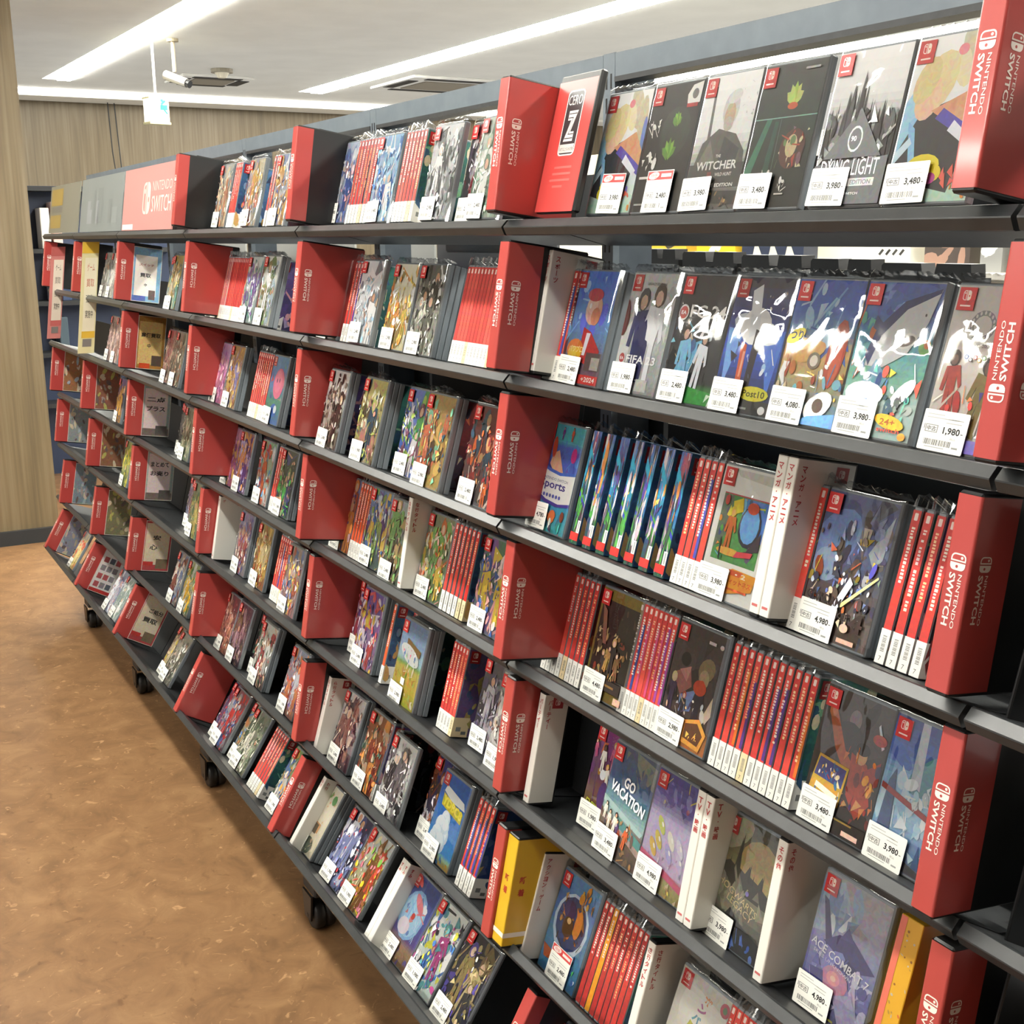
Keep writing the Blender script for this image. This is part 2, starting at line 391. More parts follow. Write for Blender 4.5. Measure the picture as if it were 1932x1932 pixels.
# ---------------------------------------------------------------- the gondola
BAYX = [.69, 1.562, 2.432, 3.295, 4.11, 4.853, 5.53]
bay_name = ['nearest', 'second', 'third', 'fourth', 'fifth', 'farthest']
shelf_name = {1: 'top', 2: 'second', 3: 'third', 4: 'fourth', 5: 'fifth', 6: 'sixth', 7: 'bottom'}
ROW = {1: (.955, .026, 14), 2: (.947, -.212, 15), 3: (.926, -.441, 15.3), 4: (.953, -.681, 14.5), 5: (.917, -.891, 15), 6: (.888, -1.146, 20), 7: (.822, -1.368, 33)}
LIP = {1: (.895, .0235), 2: (.895, -.2015), 3: (.88, -.423), 4: (.895, -.647), 5: (.875, -.867), 6: (.85, -1.10), 7: (.778, -1.315)}
SLV = {1: (.86, .033, 8.5), 2: (.855, -.193, 8.5), 3: (.855, -.415, 8.5), 4: (.855, -.64, 8.5), 5: (.852, -.862, 9), 6: (.82, -1.102, 11), 7: (.762, -1.322, 30)}
for r in range(1, 8):
    yc, zc, th = ROW[r]; yl, zl = LIP[r]; t = math.radians(th); zc -= .0012; zl -= .0012
    for b in range(-1, 6):
        X0, X1 = (BAYX[b]+.003 if b >= 0 else .15), BAYX[b+1]-.003
        g = thing('gondola_shelf', 'dark grey %s shelf of the %s bay' % (shelf_name[r], bay_name[b]) if b >= 0 else 'dark grey %s shelf cut by the right picture edge' % shelf_name[r], 'shelf', Matrix.Translation((X1, -yl, zl+EYE)), 'gondola shelves')
        dy, dz = yc-yl, zc-zl
        back = .118
        prof = [(0, 0), (-dy, dz), (-dy-back*math.cos(t), dz-back*math.sin(t)), (-dy-back*math.cos(t)+.004, dz-back*math.sin(t)-.012), (-dy, dz-.013), (-.004, -.014)]
        a = MB(); W = X1-X0
        a.loft([[(-x, y, z) for y, z in prof] for x in (0, W)], '3a3d3f', 0, True, True); a.build('tray', [M['shelf']], g)
        a = MB(); pr = [(0, .0006), (.003, .0004), (.0122, -.0092), (.0124, -.0107), (.0075, -.0208), (.005, -.0218), (-.003, -.0216), (-.004, -.014)]
        a.loft([[(-x, y, z) for y, z in pr] for x in (0, W)], '55595c', 0, True, True); a.build('price_rail', [M['rail']], g)
        a = MB(); c, s = math.cos(t), math.sin(t)
        bx = (-dy-back*c, dz-back*s)
        hb = .10 if r < 3 else .13
        a.loft([[(-x, y, z) for y, z in (bx, (bx[0]-hb*s, bx[1]+hb*c), (bx[0]-hb*s-.004, bx[1]+hb*c-.001), (bx[0]-.006, bx[1]-.01))] for x in (0, W)], '2b2d2f', 0, True, True)
        a.build('back_stop', [M['dark']], g)
PX = [1.61, 2.51, 3.41, 4.31, 5.15]
for i, X in enumerate(PX):
    t = thing('gondola_upright', 'slotted blue-grey upright post, %s from the near end' % ['first', 'second', 'third', 'fourth', 'fifth'][i], 'upright', Matrix.Translation((X, -1.10, 0)), 'gondola uprights')
    a = MB(); zt = 1.912
    a.box(-.0155, -.012, .12, .0155, 0, zt); a.build('slotted_face', [M['beam']], t)
    a = MB()
    for k in range(24):
        z = zt-.03-k*.035
        for sx in (-.0075, .0045): a.box(sx, -.0005, z-.022, sx+.0035, .0006, z)
    o = a.build('slots', [M['black']], t)
    a = MB(); a.box(-.0155, -.075, .12, .0155, -.012, zt-.02); a.build('web', [M['steel']], t)
for i in range(6):
    X0 = .2 if i == 0 else PX[i-1]+.0165
    X1 = PX[i]-.0165 if i < 5 else 5.62
    t = thing('top_rail', 'pale blue-grey rail along the top between uprights, %s bay' % bay_name[i], 'rail', Matrix.Translation((X0, -1.10, EYE+.235)), 'gondola top rails')
    a = MB(); a.loft([[(x, y, z) for y, z in ((-.03, 0), (0, 0), (0, .034), (-.03, .034))] for x in (0, X1-X0)], '7d8992', 0, True, True); a.build('bar', [M['beam']], t)
    a = MB(); a.loft([[(x, y, z) for y, z in ((-.034, -.008), (.0015, -.008), (.0015, -.0003), (-.034, -.0003))] for x in (0, X1-X0)], '3a3d3f', 0, True, True); a.build('lower_edge', [M['shelf']], t)
for i in range(6):
    X0, X1 = BAYX[i]+.006, BAYX[i+1]-.006
    if i == 0: X0 = .86
    t = thing('gondola_frame', 'dark back and base behind the shelves of the %s bay' % bay_name[i], 'frame', Matrix.Translation((X0, -1.19, 0)), 'gondola frames')
    a = MB(); a.box(0, -.006, .16, X1-X0, .004, EYE-(.30 if i == 0 else .20)); a.build('back_panel', [M['dark']], t)
    a = MB(); a.box(0, .006, .16, X1-X0, .33, .2); a.build('base_beam', [M['dark']], t)
for i, X in enumerate([1.63, 2.531, 3.431, 4.331, 5.231]):
    t = thing('caster_wheel', 'black caster under the shelves, %s from the near end' % ['first', 'second', 'third', 'fourth', 'fifth'][i], 'caster', Matrix.Translation((X, -.905, 0)), 'gondola casters')
    a = MB(); n = 24
    prof = [(-.027, .02), (-.027, .034), (-.021, .0385), (-.004, .0385), (0, .03), (.004, .0385), (.021, .0385), (.027, .034), (.027, .02)]
    a.loft([[(r_*math.cos(2*math.pi*j/n), yy, .0385+r_*math.sin(2*math.pi*j/n)) for j in range(n)] for yy, r_ in prof], '141415', 0, True, True)
    a.build('wheel', [M['rubber']], t, True)
    a = MB()
    for sy in (-.036, .031): a.loft([[(x, y, z) for x, z in ((-.02, .03), (.02, .03), (.03, .098), (-.03, .098))] for y in (sy, sy+.005)], '2a2b2c', 0, True, True)
    a.cyl((0, -.037, .0385), (0, .037, .0385), .006, 10); a.build('fork', [M['black']], t)
    a = MB(); a.box(-.04, -.045, .098, .04, .03, .16, bev=.004); a.build('bracket', [M['dark']], t)

# ---------------------------------------------------------------- cover artwork
CW, CH = .1025, .1635
class Art:
    """a printed cover: coloured shapes laid over each other, in unit coordinates"""
    def __init__(s, P=None, W=CW, H=CH):
        s.mb = MB(); s.l = 0; s.W = W; s.H = H; s.P = P or front_map()
    def put(s, pts, color):
        pts = clip([(x*s.W, y*s.H) for x, y in pts], s.W, s.H)
        if len(pts) >= 3: s.l += 1; draw_poly(s.mb, s.P, pts, color, s.l)
    def grad(s, stops):
        # printed colour blend from bottom to top
        stops = sorted(stops); n = len(s.mb.v)
        for i in range(len(stops)-1):
            (v0, c0), (v1, c1) = stops[i], stops[i+1]
            for k in range(4):
                a = v0+(v1-v0)*k/4; b = v0+(v1-v0)*(k+1)/4; t = (k+.5)/4
                L0, L1 = lin(c0), lin(c1)
                s.mb.poly([s.P(x*s.W, y*s.H, 0) for x, y in rect(0, a, 1, b)], tuple(p+(q-p)*t for p, q in zip(L0, L1)))
    def e(s, u, v, ru, rv, c, rot=0, n=14): s.put([(x, y) for x, y in ell(u, v, ru, rv, rot, n)], c)
    def r(s, a, b, c, d, col): s.put(rect(a, b, c, d), col)
    def p(s, pts, c): s.put(pts, c)
    def t(s, txt, u, v, h, c, width=None, rot=0, bold=.02):
        s.l += 1; draw_text(s.mb, s.P, txt, u*s.W, v*s.H, h*s.H, c, s.l, width=width*s.W if width else None, rot=rot, bold=bold)
    def cl(s, seed, n, box, size, cols):
        R = random.Random(seed); u0, v0, u1, v1 = box
        for i in range(n):
            u = R.uniform(u0, u1); v = R.uniform(v0, v1); z = R.uniform(*size)*(1-.55*i/n); c = R.choice(cols); k = R.random(); rot = R.uniform(0, 180)
            if k < .4: s.e(u, v, z*R.uniform(.5, 1), z*R.uniform(.3, .75), c, rot, 9)
            elif k < .75:
                s.put(xf([(-z, -z*R.uniform(.1, .5)), (z*R.uniform(.6, 1.1), -z*.2), (z*R.uniform(-.3, .3), z*R.uniform(.4, 1))], u, v, rot), c)
            else: s.put(xf([(-z*1.3, -z*.12), (z*1.3, -z*.06), (z*1.2, z*.1), (-z*1.1, z*.12)], u, v, rot), c)
    def fig(s, u, v, h, skin, hair, body, lean=0):
        """a simple generic figure standing on (u, v)"""
        k = .62*CH/CW
        q = lambda pts: s.put(xf([(x*k, y) for x, y in pts], u, v, lean, h), None)
        def Q(pts, c): s.put(xf([(x*k, y) for x, y in pts], u, v, lean, h), c)
        Q([(-.16, 0), (-.03, 0), (0, .42), (.05, 0), (.17, 0), (.13, .5), (-.13, .5)], body)
        Q([(-.2, .78), (-.3, .42), (-.2, .4), (-.13, .62), (-.13, .45), (.13, .45), (.14, .62), (.24, .42), (.31, .47), (.2, .78)], body)
        Q(ell(0, .9, .16, .13, 0, 10), hair); Q(ell(.0, .87, .1, .085, 0, 8), skin)
    def tab(s, red='c9302f'):
        s.r(.035, .845, .235, .985, red)
        P2 = s.P; s.l += 1
        logo_mark(s.mb, P2, .085*s.W, .905*s.H, .098*s.W, 0, 'f2ddd6', red, s.l); s.l += 2
        s.r(.075, .868, .195, .878, 'f2ddd6')

def figset(a, seed, n, box, hs, skins, hairs, bodies):
    R = random.Random(seed)
    for i in range(n):
        a.fig(R.uniform(box[0], box[2]), R.uniform(box[1], box[3]), R.uniform(*hs), R.choice(skins), R.choice(hairs), R.choice(bodies), R.uniform(-18, 18))

SK = ['e6c0a4', 'd9a888', 'f0d2bc']
def art_random(spec):
    key, bgc, cols = spec.split('|'); top, bot = bgc.split(','); cols = cols.split(','); seed = int(key[1:])
    a = Art(); a.grad([(0, bot), (1, top)])
    R = random.Random(seed)
    a.cl(seed, 40, (0, .05, 1, .95), (.08, .26), cols)
    figset(a, seed+7, R.choice((2, 3, 4)), (.2, -.05, .85, .3), (.4, .75), SK, cols, cols)
    a.cl(seed+1, 64, (0, 0, 1, .85), (.03, .11), cols)
    a.cl(seed+2, 34, (0, 0, 1, .9), (.015, .05), cols+['e8e6e0', '33333a'])
    a.tab(); return a
def art_named(k):
    a = Art()
    if k in ('lolli', 'lolli2'):
        a.grad([(0, 'b8e0c8'), (.3, 'dfe8ec'), (1, 'f6f6f4')])
        a.p([(.0, .15), (.75, .05), (.9, .45), (.55, .6), (.1, .52)], '3a3c40'); a.p([(.02, .3), (.3, .62), (.18, .78), (0, .6)], '9fd0ea')
        a.e(.72, .86, .22, .12, 'cfc6ae', -50); a.e(.62, .8, .15, .09, 'e6dcb8', -50); a.e(.9, .7, .1, .26, 'c9c0a0', 8); a.e(.97, .62, .05, .16, '6f86c8', 5)
        a.e(.36, .72, .24, .17, 'e2d2a2', 30); a.e(.28, .63, .16, .13, 'e9c4a4', 25); a.e(.22, .74, .17, .12, 'd9c890', 40); a.e(.58, .9, .06, .035, 'e88a9a')
        a.p([(.35, .55), (.8, .66), (1, .5), (1, .3), (.72, .42)], 'd9a27c'); a.p([(.42, .5), (.5, .56), (1, .38), (1, .3)], '5a4fb0'); a.p([(.1, .5), (.2, .45), (.3, .2), (.22, .2)], '8fc4e8')
        a.p([(.0, .22), (.2, .36), (.16, .4), (0, .3)], 'cfe6f4'); a.p([(.6, .42), (.9, .3), (.95, .34), (.66, .48)], 'e8ecf6')
        a.e(.4, .22, .2, .07, 'e8d83a'); a.e(.25, .16, .08, .05, 'e8d83a'); a.e(.56, .17, .08, .05, 'e8d83a'); a.e(.4, .17, .11, .05, 'f6f2f0'); a.e(.3, .14, .07, .035, 'c858a8'); a.e(.52, .14, .07, .035, 'c858a8'); a.e(.36, .175, .03, .02, '2c2c2e'); a.e(.45, .175, .03, .02, '2c2c2e')
        a.cl(3, 14, (.6, .02, 1, .2), (.03, .09), ['7fd0b0', 'e89a40', 'f0f0e8', '8f7fd0', 'e86a5a'])
    elif k == 'leaf':
        a.grad([(0, '2c2e2e'), (1, '2f3231')]); a.e(.6, .62, .3, .2, '37403a'); 
        for u, v, z in ((.6, .68, .1), (.55, .42, .16), (.68, .2, .06)):
            for d in (-60, -30, 0, 30, 60): a.put(xf([(-.025, 0), (.025, 0), (.03, z*.7), (0, z), (-.03, z*.7)], u, v, d), '7fae48' if d % 60 else '5f8f3c')
        a.p([(.75, .8), (.98, .83), (.99, .99), (.8, .97), (.72, .9)], 'e6e6e2'); a.r(.74, .8, .95, .83, 'b03a3a'); a.e(.87, .9, .06, .04, '6a6a6a')
        a.cl(16, 9, (.08, .62, .3, .74), (.03, .07), ['f0f0ea']); a.cl(17, 12, (.06, .34, .32, .46), (.03, .07), ['f0f0ea']); a.r(.06, .26, .3, .28, 'e0e0da'); a.r(.06, .05, .3, .064, 'bdbdb8')
    elif k == 'wolf':
        a.grad([(0, '5a5c58'), (.3, '8a8c88'), (.55, 'e2e4e4'), (1, 'f4f5f5')])
        a.p([(.2, .92), (.24, .92), (.3, .4), (.24, .4)], '6a6c6c')
        a.p([(.02, .22), (.16, .5), (.42, .6), (.75, .55), (.95, .42), (1, .2)], '5e605a'); a.p([(.1, .3), (.3, .52), (.5, .3)], '7a7a70'); a.p([(.55, .54), (.86, .44), (.8, .25), (.5, .3)], '45474a')
        a.e(.57, .74, .14, .13, 'c9cbc8'); a.e(.57, .69, .095, .1, 'c2ab94'); a.e(.57, .63, .085, .055, 'b9b4a8'); a.e(.6, .83, .12, .05, 'd6d8d6', 10)
        a.p([(.0, .16), (1, .16), (1, .34), (0, .34)], '4c4e4c'); a.p([(0, .06), (1, .03), (1, .13), (0, .15)], '3b3c3a')
        a.t('THE', .47, .385, .022, 'e8e8e4'); a.t('WITCHER', .14, .295, .065, 'e8e8e4', width=.74); a.t('III', .38, .235, .045, 'a04a48'); a.t('WILD HUNT', .52, .245, .026, 'dcdcd8', width=.3)
        a.t('COMPLETE EDITION', .12, .165, .028, 'f0f0ec', width=.76); a.cl(8, 16, (.5, 0, 1, .12), (.02, .07), ['8a6a4a', 'b08a58', '2f2f2e', '5a4a40']); a.cl(9, 12, (.75, .55, 1, .95), (.01, .03), ['b8babb', 'd6d8d8'])
    elif k == 'maze':
        a.grad([(0, '222626'), (.65, '2f3f3a'), (1, '3a3d3c')])
        for d in (-60, -30, 0, 30, 60): a.put(xf([(-.03, 0), (.03, 0), (.035, .1), (0, .15), (-.035, .1)], .58, .72, d), 'b4c46a' if d else '9ab84a')
        a.e(.58, .7, .08, .025, 'c05a3a'); a.r(0, .62, 1, .628, '7fb0a0'); a.p([(0, .25), (.22, .62), (.3, .62), (.1, .2)], '3f7a62'); a.p([(.3, .2), (.36, .6), (.42, .6), (.4, .2)], '2c5248')
        a.r(.45, .2, .455, .62, '6a8a80'); a.e(.72, .4, .2, .14, '5a3a34'); a.e(.7, .42, .09, .08, 'c8b890'); a.cl(12, 22, (.5, .28, .95, .55), (.02, .08), ['b04a3a', '6a8a58', 'd0c8a0', '3a3a3c', '7a5a6a'])
        a.cl(18, 8, (.3, .2, .46, .25), (.02, .04), ['e6e6e0']); a.cl(19, 8, (.62, .12, .74, .19), (.02, .05), ['e6e6e0']); a.r(.6, .085, .74, .095, 'dcdcd6'); a.r(.68, .94, .9, .955, 'a8aaa8')
    elif k == 'dying':
        a.grad([(0, '55585a'), (.3, '6a6c6e'), (.5, 'a9abac'), (.7, 'eceeee'), (1, 'f8f8f8')])
        R = random.Random(5)
        for i in range(44):
            u = R.uniform(-.05, 1.05); h = .62+.2*math.exp(-((u-.42)/.16)**2)+R.uniform(-.1, .05); wd = R.uniform(.015, .045)
            a.p([(u-wd, .3), (u+wd, .3), (u+wd*.6, h-.12), (u, h), (u-wd*.6, h-.14)], R.choice(['4a4c4e', '55585a', '3d3f41', '626466']))
        a.cl(20, 40, (0, .28, 1, .62), (.03, .12), ['c9cbcc', '6f7274', '8d9092', '3f4143', 'e4e6e6']); a.p([(.1, .3), (.5, .62), (.9, .3)], '4a4c4e')
        a.e(.5, .42, .1, .085, 'b9bbbc'); a.e(.5, .42, .082, .07, '4c4e50'); a.t('90', .445, .405, .035, 'f0f0f0')
        a.p([(0, .0), (1, 0), (1, .3), (0, .26)], '505254'); a.t('DYING LIGHT', .1, .185, .105, 'f4f4f4', width=.8, bold=.0); a.r(.52, .115, .88, .165, 'b4b6b7'); a.t('EDITION', .56, .125, .03, '6a6c6e', width=.28); a.t('SWITCH', .5, .06, .016, 'd0d0d0', width=.2)
    elif k == 'base':
        a.grad([(0, '7a3a34'), (.3, '5f7a9a'), (.6, '5f8fd0'), (1, '5a7fd8')]); a.cl(31, 22, (0, .4, 1, 1), (.04, .16), ['7fb4e8', '4f6fd0', 'a8cdf0', '5f6fe0'])
        a.e(.55, .66, .2, .14, 'd8b0a0'); a.e(.5, .7, .13, .08, 'e6c8ba'); a.e(.52, .79, .19, .06, 'c05a60'); a.e(.62, .6, .11, .08, 'cf8f70'); a.e(.45, .69, .03, .025, 'f6f6f6')
        a.p([(.4, .5), (.6, .46), (.9, .3), (.8, .15), (.4, .2)], 'b83a38'); a.p([(.5, .45), (.6, .45), (.55, .25), (.48, .25)], 'e6e6ee'); a.r(.6, .12, .98, .28, '5a5250'); a.r(.75, .13, .95, .24, 'a8a4a0')
        a.e(.28, .3, .2, .09, 'e07a30'); a.e(.3, .26, .17, .06, 'e8c030'); a.e(.34, .2, .17, .035, 'c84a38'); a.t('パワプロ', .13, .27, .06, 'fbe9a8', width=.36); a.r(.5, .0, 1, .08, 'd03a34'); a.t('+2024', .6, .02, .045, 'f2e8e0', width=.34)
    elif k == 'fifa':
        a.grad([(0, '9ea2a4'), (.5, 'b9bcbd'), (1, 'c9cbcb')]); a.p([(0, .5), (.3, .66), (.2, .2), (0, .1)], 'd6d8d6'); a.cl(41, 16, (.6, .5, 1, 1), (.06, .2), ['d9dbda', 'aeb2b3', 'c2c6c8'])
        a.fig(.42, .08, .78, 'caa890', '3a3a40', '2f3568', 6); a.fig(.62, .1, .8, 'd9b8a0', '4a3a30', 'e9ecf2', -4); a.p([(.3, .5), (.5, .62), (.62, .4), (.6, .12), (.36, .1)], '2c3160'); a.p([(.52, .66), (.8, .6), (.75, .4), (.55, .45)], 'f2f4f8'); a.e(.0, .62, .1, .16, '6a3a3a', 10)
        a.r(.0, .0, 1, .07, '9a9c9a'); a.e(.13, .28, .085, .055, 'd8dada'); a.e(.13, .28, .06, .04, 'b04a48'); a.t('EA', .09, .265, .026, 'ffffff', width=.08); a.t('FIFA 23', .23, .245, .068, 'ffffff', width=.64); a.r(.55, .02, .8, .12, 'c6c8c4'); a.r(.42, .12, .5, .2, 'd8c8b4'); a.t('LEGACY EDITION', .35, .9, .022, '6a6c6c', width=.4)
    elif k == 'fc24':
        a.grad([(0, '2c5a34'), (.12, '3f7a40'), (.16, '2a2c30'), (1, '3e4044')]); a.p([(.1, .15), (.35, .45), (.62, .5), (.45, .2)], '6ab0d8'); a.cl(51, 34, (0, .1, .75, .58), (.03, .13), ['8fd0e8', '303a5a', 'd8e8f0', '26282c', '4a6a9a', 'e8e8e8', 'c8a888'])
        a.fig(.35, .1, .5, 'caa890', '3a2f2a', '7fbce0', 8); a.fig(.62, .12, .44, 'caa890', '2a2a2c', 'dfe4ec', -8); a.p([(0, 0), (1, 0), (1, .1), (0, .16)], '3f9a48'); a.cl(52, 12, (0, 0, 1, .12), (.03, .1), ['4fb058', 'd8f0d8', '2f7a3a'])
        a.e(.14, .7, .1, .065, 'e6e4e2'); a.e(.14, .7, .08, .05, 'c05a58'); a.t('EA', .09, .685, .03, 'ffffff', width=.1); a.t('FC 24', .27, .665, .1, 'f4f6f4', width=.68)
    elif k == 'flash':
        a.grad([(0, '2a2c34'), (.2, '2c3c70'), (.45, '3f60c8'), (.7, '3a4a90'), (1, '4a4a4c')]); a.p([(.1, .15), (.3, .6), (.02, .62)], '7fb0f0'); a.p([(.9, .1), (.66, .6), (1, .62)], '4f7ad8')
        a.e(.5, .62, .42, .1, 'e8f2fb', -8); a.e(.48, .64, .26, .14, 'ffffff'); a.p([(.3, .9), (.45, .95), (.56, .6), (.4, .55)], 'f2f6fa'); a.p([(.5, .62), (.62, .6), (.58, .18), (.48, .2)], '3a3436'); a.p([(.3, .52), (.4, .5), (.42, .22), (.33, .2)], 'd8623a'); a.p([(.36, .45), (.4, .45), (.39, .26), (.36, .26)], 'f0a890')
        a.cl(61, 16, (.15, .25, .9, .6), (.02, .08), ['ffffff', 'a8ccf4', '3a3440', 'e8f0fa']); a.cl(62, 9, (.6, .75, 1, .95), (.01, .04), ['c8c8c8', 'a08a58', 'ffffff'])
        a.r(0, 0, 1, .1, '3c3c3c'); a.e(.7, .15, .26, .055, 'd8d040'); a.t('Post10', .52, .125, .05, '4a4a20', width=.38); a.r(.42, .03, .64, .045, 'a8a8a8'); a.e(.9, .04, .06, .03, 'e8e8e8')
    elif k == 'fish':
        a.grad([(0, '6fb0d8'), (.3, 'b8a878'), (.5, 'd8a868'), (.65, '5a8fc0'), (.8, '4a6fc8'), (1, '4f68c0')]); a.cl(71, 26, (0, .5, 1, 1), (.05, .16), ['7fb0e0', '4a6ac8', '9fc8e8', '3f58a8', 'b8d8f0'])
        a.e(.8, .5, .13, .24, 'c05238', -8); a.e(.82, .45, .07, .18, 'd8664a', -8); a.e(.4, .5, .24, .07, 'd8a860', 10); a.e(.5, .44, .1, .06, '8a7a6a'); a.e(.5, .44, .06, .04, 'e8e0d0'); a.e(.28, .55, .1, .045, 'e8c880'); a.cl(72, 30, (0, .15, 1, .42), (.03, .12), ['e8d8b0', 'c87a48', 'ffffff', '5f90c8', 'e8b858', 'b85a40', '8fd0e0'])
        a.e(.15, .6, .14, .05, 'e0d060', 15); a.t('つり', .06, .57, .07, '3a4a78', width=.2); a.e(.72, .14, .2, .09, 'f0f0ea', 15); a.e(.72, .14, .08, .05, '5a4a40'); a.p([(.4, 0), (1, 0), (1, .1), (.6, .06)], '6fa8e0')
    elif k == 'shark':
        a.grad([(0, 'c8e8e0'), (.2, 'd8f0ec'), (.35, '8fd0b8'), (.55, '6fb8c0'), (.75, '4a78c0'), (1, '5a6fc0')]); a.cl(81, 20, (0, .7, 1, 1), (.05, .15), ['5a68b8', '7f98d8', '4a5ab0', 'a8c8e8']); a.cl(82, 20, (0, .35, .3, .8), (.04, .12), ['5fc0a8', '78c8c8', 'd8744a', '4a9ac0'])
        a.p([(.2, .45), (.28, .68), (.55, .86), (.98, .96), (.9, .75), (.72, .55), (.45, .45)], 'dfe4e6'); a.p([(.18, .52), (.26, .7), (.55, .88), (.98, .97), (.97, .94), (.6, .83), (.34, .65), (.25, .45)], '3a4478'); a.p([(.22, .78), (.36, .72), (.34, .66), (.2, .7)], '3a4478')
        a.e(.68, .63, .13, .05, 'f4f4f0', 8); a.e(.68, .63, .11, .035, '6a5a52', 8); a.e(.85, .8, .012, .01, '3a3a48'); a.e(.93, .6, .08, .05, '7fae68'); a.e(.95, .62, .04, .03, 'd8804a')
        a.p([(.1, .2), (.35, .5), (.55, .38), (.4, .22)], '7fb8d0'); a.cl(83, 30, (.1, .12, 1, .45), (.03, .1), ['ffffff', 'e8f4f0', '5a88c0', 'e8d048', 'd85a48', '6fc0b0', '4a6ab0']); a.e(.3, .27, .26, .08, 'fafcfa'); a.e(.8, .3, .16, .06, 'f8faf8', 30); a.p([(.1, .14), (.4, .18), (.36, .24), (.1, .22)], '4a7ac8'); a.cl(84, 10, (.5, .18, .9, .27), (.03, .08), ['5a6460', '8a9a90', '3f5a68'])
        a.e(.72, .11, .2, .045, 'e8b838', -6); a.t('24+', .6, .09, .04, 'a85a28', width=.2); a.t('switch', .58, .045, .03, 'd04a3c', width=.3); a.e(.92, .03, .05, .025, 'e8a040')
    elif k == 'olym':
        a.grad([(0, 'd8d0d8'), (.3, 'e6dcd2'), (1, 'e9e7e2')]); a.e(.38, .76, .15, .095, '9a9a9c'); a.e(.38, .76, .1, .063, 'e9e7e2')
        for i in range(16): a.e(.38+.125*math.cos(i*.3927), .76+.079*math.sin(i*.3927), .012, .012, 'e9e7e2')
        a.t('TOKYO 2020', .22, .63, .022, 'a8a4a0', width=.32); a.fig(.8, .42, .42, 'd8a888', 'b08050', 'e08a58', -20); a.fig(.75, .2, .5, 'a8704a', '3a2c28', 'e0703a', -25); a.fig(.5, .1, .48, '6a4a3a', '2f2624', '8a7a40', -10); a.fig(.2, .2, .4, '7a5a4a', '3a2a24', 'c04a40', 5); a.cl(91, 30, (0, .05, 1, .35), (.03, .11), ['c8403c', 'e8d8c8', '5a4a9a', 'd8784a', 'b83a34', 'f0e8e0']); a.e(.86, .74, .06, .05, '6a5ab0'); a.r(.1, .0, 1, .08, '6a5fa8'); a.p([(.6, .1), (1, .1), (1, .18), (.7, .16)], 'f0eef4')
        for i, c in enumerate(('4a78b0', '3a3a3a', 'c04a48', 'd8b048', '4f9a5a')): a.e(.3+.05*i, .57-.015*(i % 2), .022, .014, c); a.e(.3+.05*i, .57-.015*(i % 2), .016, .01, 'e8e5df')
    elif k == 'sports':
        a.grad([(0, '4ab0b8'), (.25, '38a0c8'), (.5, '4a68c0'), (.8, '4a70c8'), (.84, '4ab0b8'), (1, '4aa8b8')]); a.r(.0, .84, 1, .845, '6fb8d0'); a.cl(101, 18, (.45, .5, 1, .84), (.04, .15), ['5a6ac8', '4f88d8', '6a5ab8', '3f58b0']); a.p([(.1, .8), (.32, .6), (.4, .45), (.2, .5)], '3a4a98')
        a.p([(.26, .62), (.3, .72), (.44, .76), (.72, .5), (.6, .44), (.4, .55)], 'e0b090'); a.e(.3, .78, .06, .1, 'd8583c', 10); a.e(.84, .74, .07, .07, 'd03a8a'); a.p([(.8, .66), (.88, .66), (.9, .52), (.78, .52)], '4a68c0'); a.fig(.45, .86, .12, 'caa890', '3a3a48', '7a3a88'); a.fig(.7, .86, .13, 'a87a5a', '3a2a24', 'c8583c')
        a.p([(0, .36), (0, .6), (.3, .55), (.6, .53), (1, .56), (1, .3), (.7, .27), (.35, .29)], 'f2f2ee'); a.p([(0, .6), (.3, .55), (.6, .53), (1, .56), (1, .59), (.6, .56), (.3, .58), (0, .64)], '3f70c8'); a.p([(0, .36), (.35, .29), (.7, .27), (1, .3), (1, .27), (.65, .24), (.3, .26), (0, .33)], '4a48a8')
        a.t('NINTENDO SWITCH', .14, .475, .026, '8a90a8', width=.7); a.t('Sports', .13, .375, .1, '343c90', width=.68); a.l += 1
        for i in range(7): a.e(.2+.085*i, .33, .03, .018, '5a68b8')
        a.p([(0, .26), (.25, .2), (.45, .1), (.4, .06), (.0, .16)], 'd0a078'); a.p([(.4, .2), (.7, .12), (.6, .06)], 'e07038'); a.e(.62, .16, .09, .05, 'e8804a'); a.e(.88, .17, .05, .05, '8a4a38'); a.cl(102, 12, (.5, .0, 1, .14), (.03, .09), ['d04848', '4ab0a8', 'a05a58', 'e8f0e8', '5a4a68'])
    elif k == 'ring':
        a.grad([(0, 'f0efe8'), (1, 'f2f1ea')]); a.p([(.2, .98), (1, .98), (1, .9), (.3, .93)], 'd6d5cc'); a.r(.1, .28, .9, .79, '5a9a58'); a.r(.1, .785, .9, .795, 'c84a58'); a.p([(.5, .5), (.9, .48), (.9, .78), (.46, .78)], '5a88d8'); a.p([(.1, .35), (.3, .5), (.28, .78), (.1, .78)], '6a7a68')
        a.cl(111, 34, (.12, .3, .88, .76), (.03, .1), ['5fae50', '3f8a50', 'e8d84a', 'e0904a', '4a5a80', '7fc0e8', '8fc850', '6a5a78']); a.e(.66, .58, .19, .16, '3a3a44'); a.e(.66, .59, .16, .14, '6fa8e0'); a.e(.66, .72, .1, .045, 'd0503a'); a.p([(.5, .36), (.9, .42), (.88, .56), (.7, .4)], '4a4248'); a.p([(.3, .74), (.46, .78), (.5, .68), (.34, .64)], 'e8d03a'); a.fig(.34, .36, .34, 'e0a868', 'd8c040', 'c8703a'); a.e(.4, .36, .22, .03, 'e0a850'); a.p([(.5, .33), (.8, .36), (.82, .4), (.55, .38)], 'd84a58')
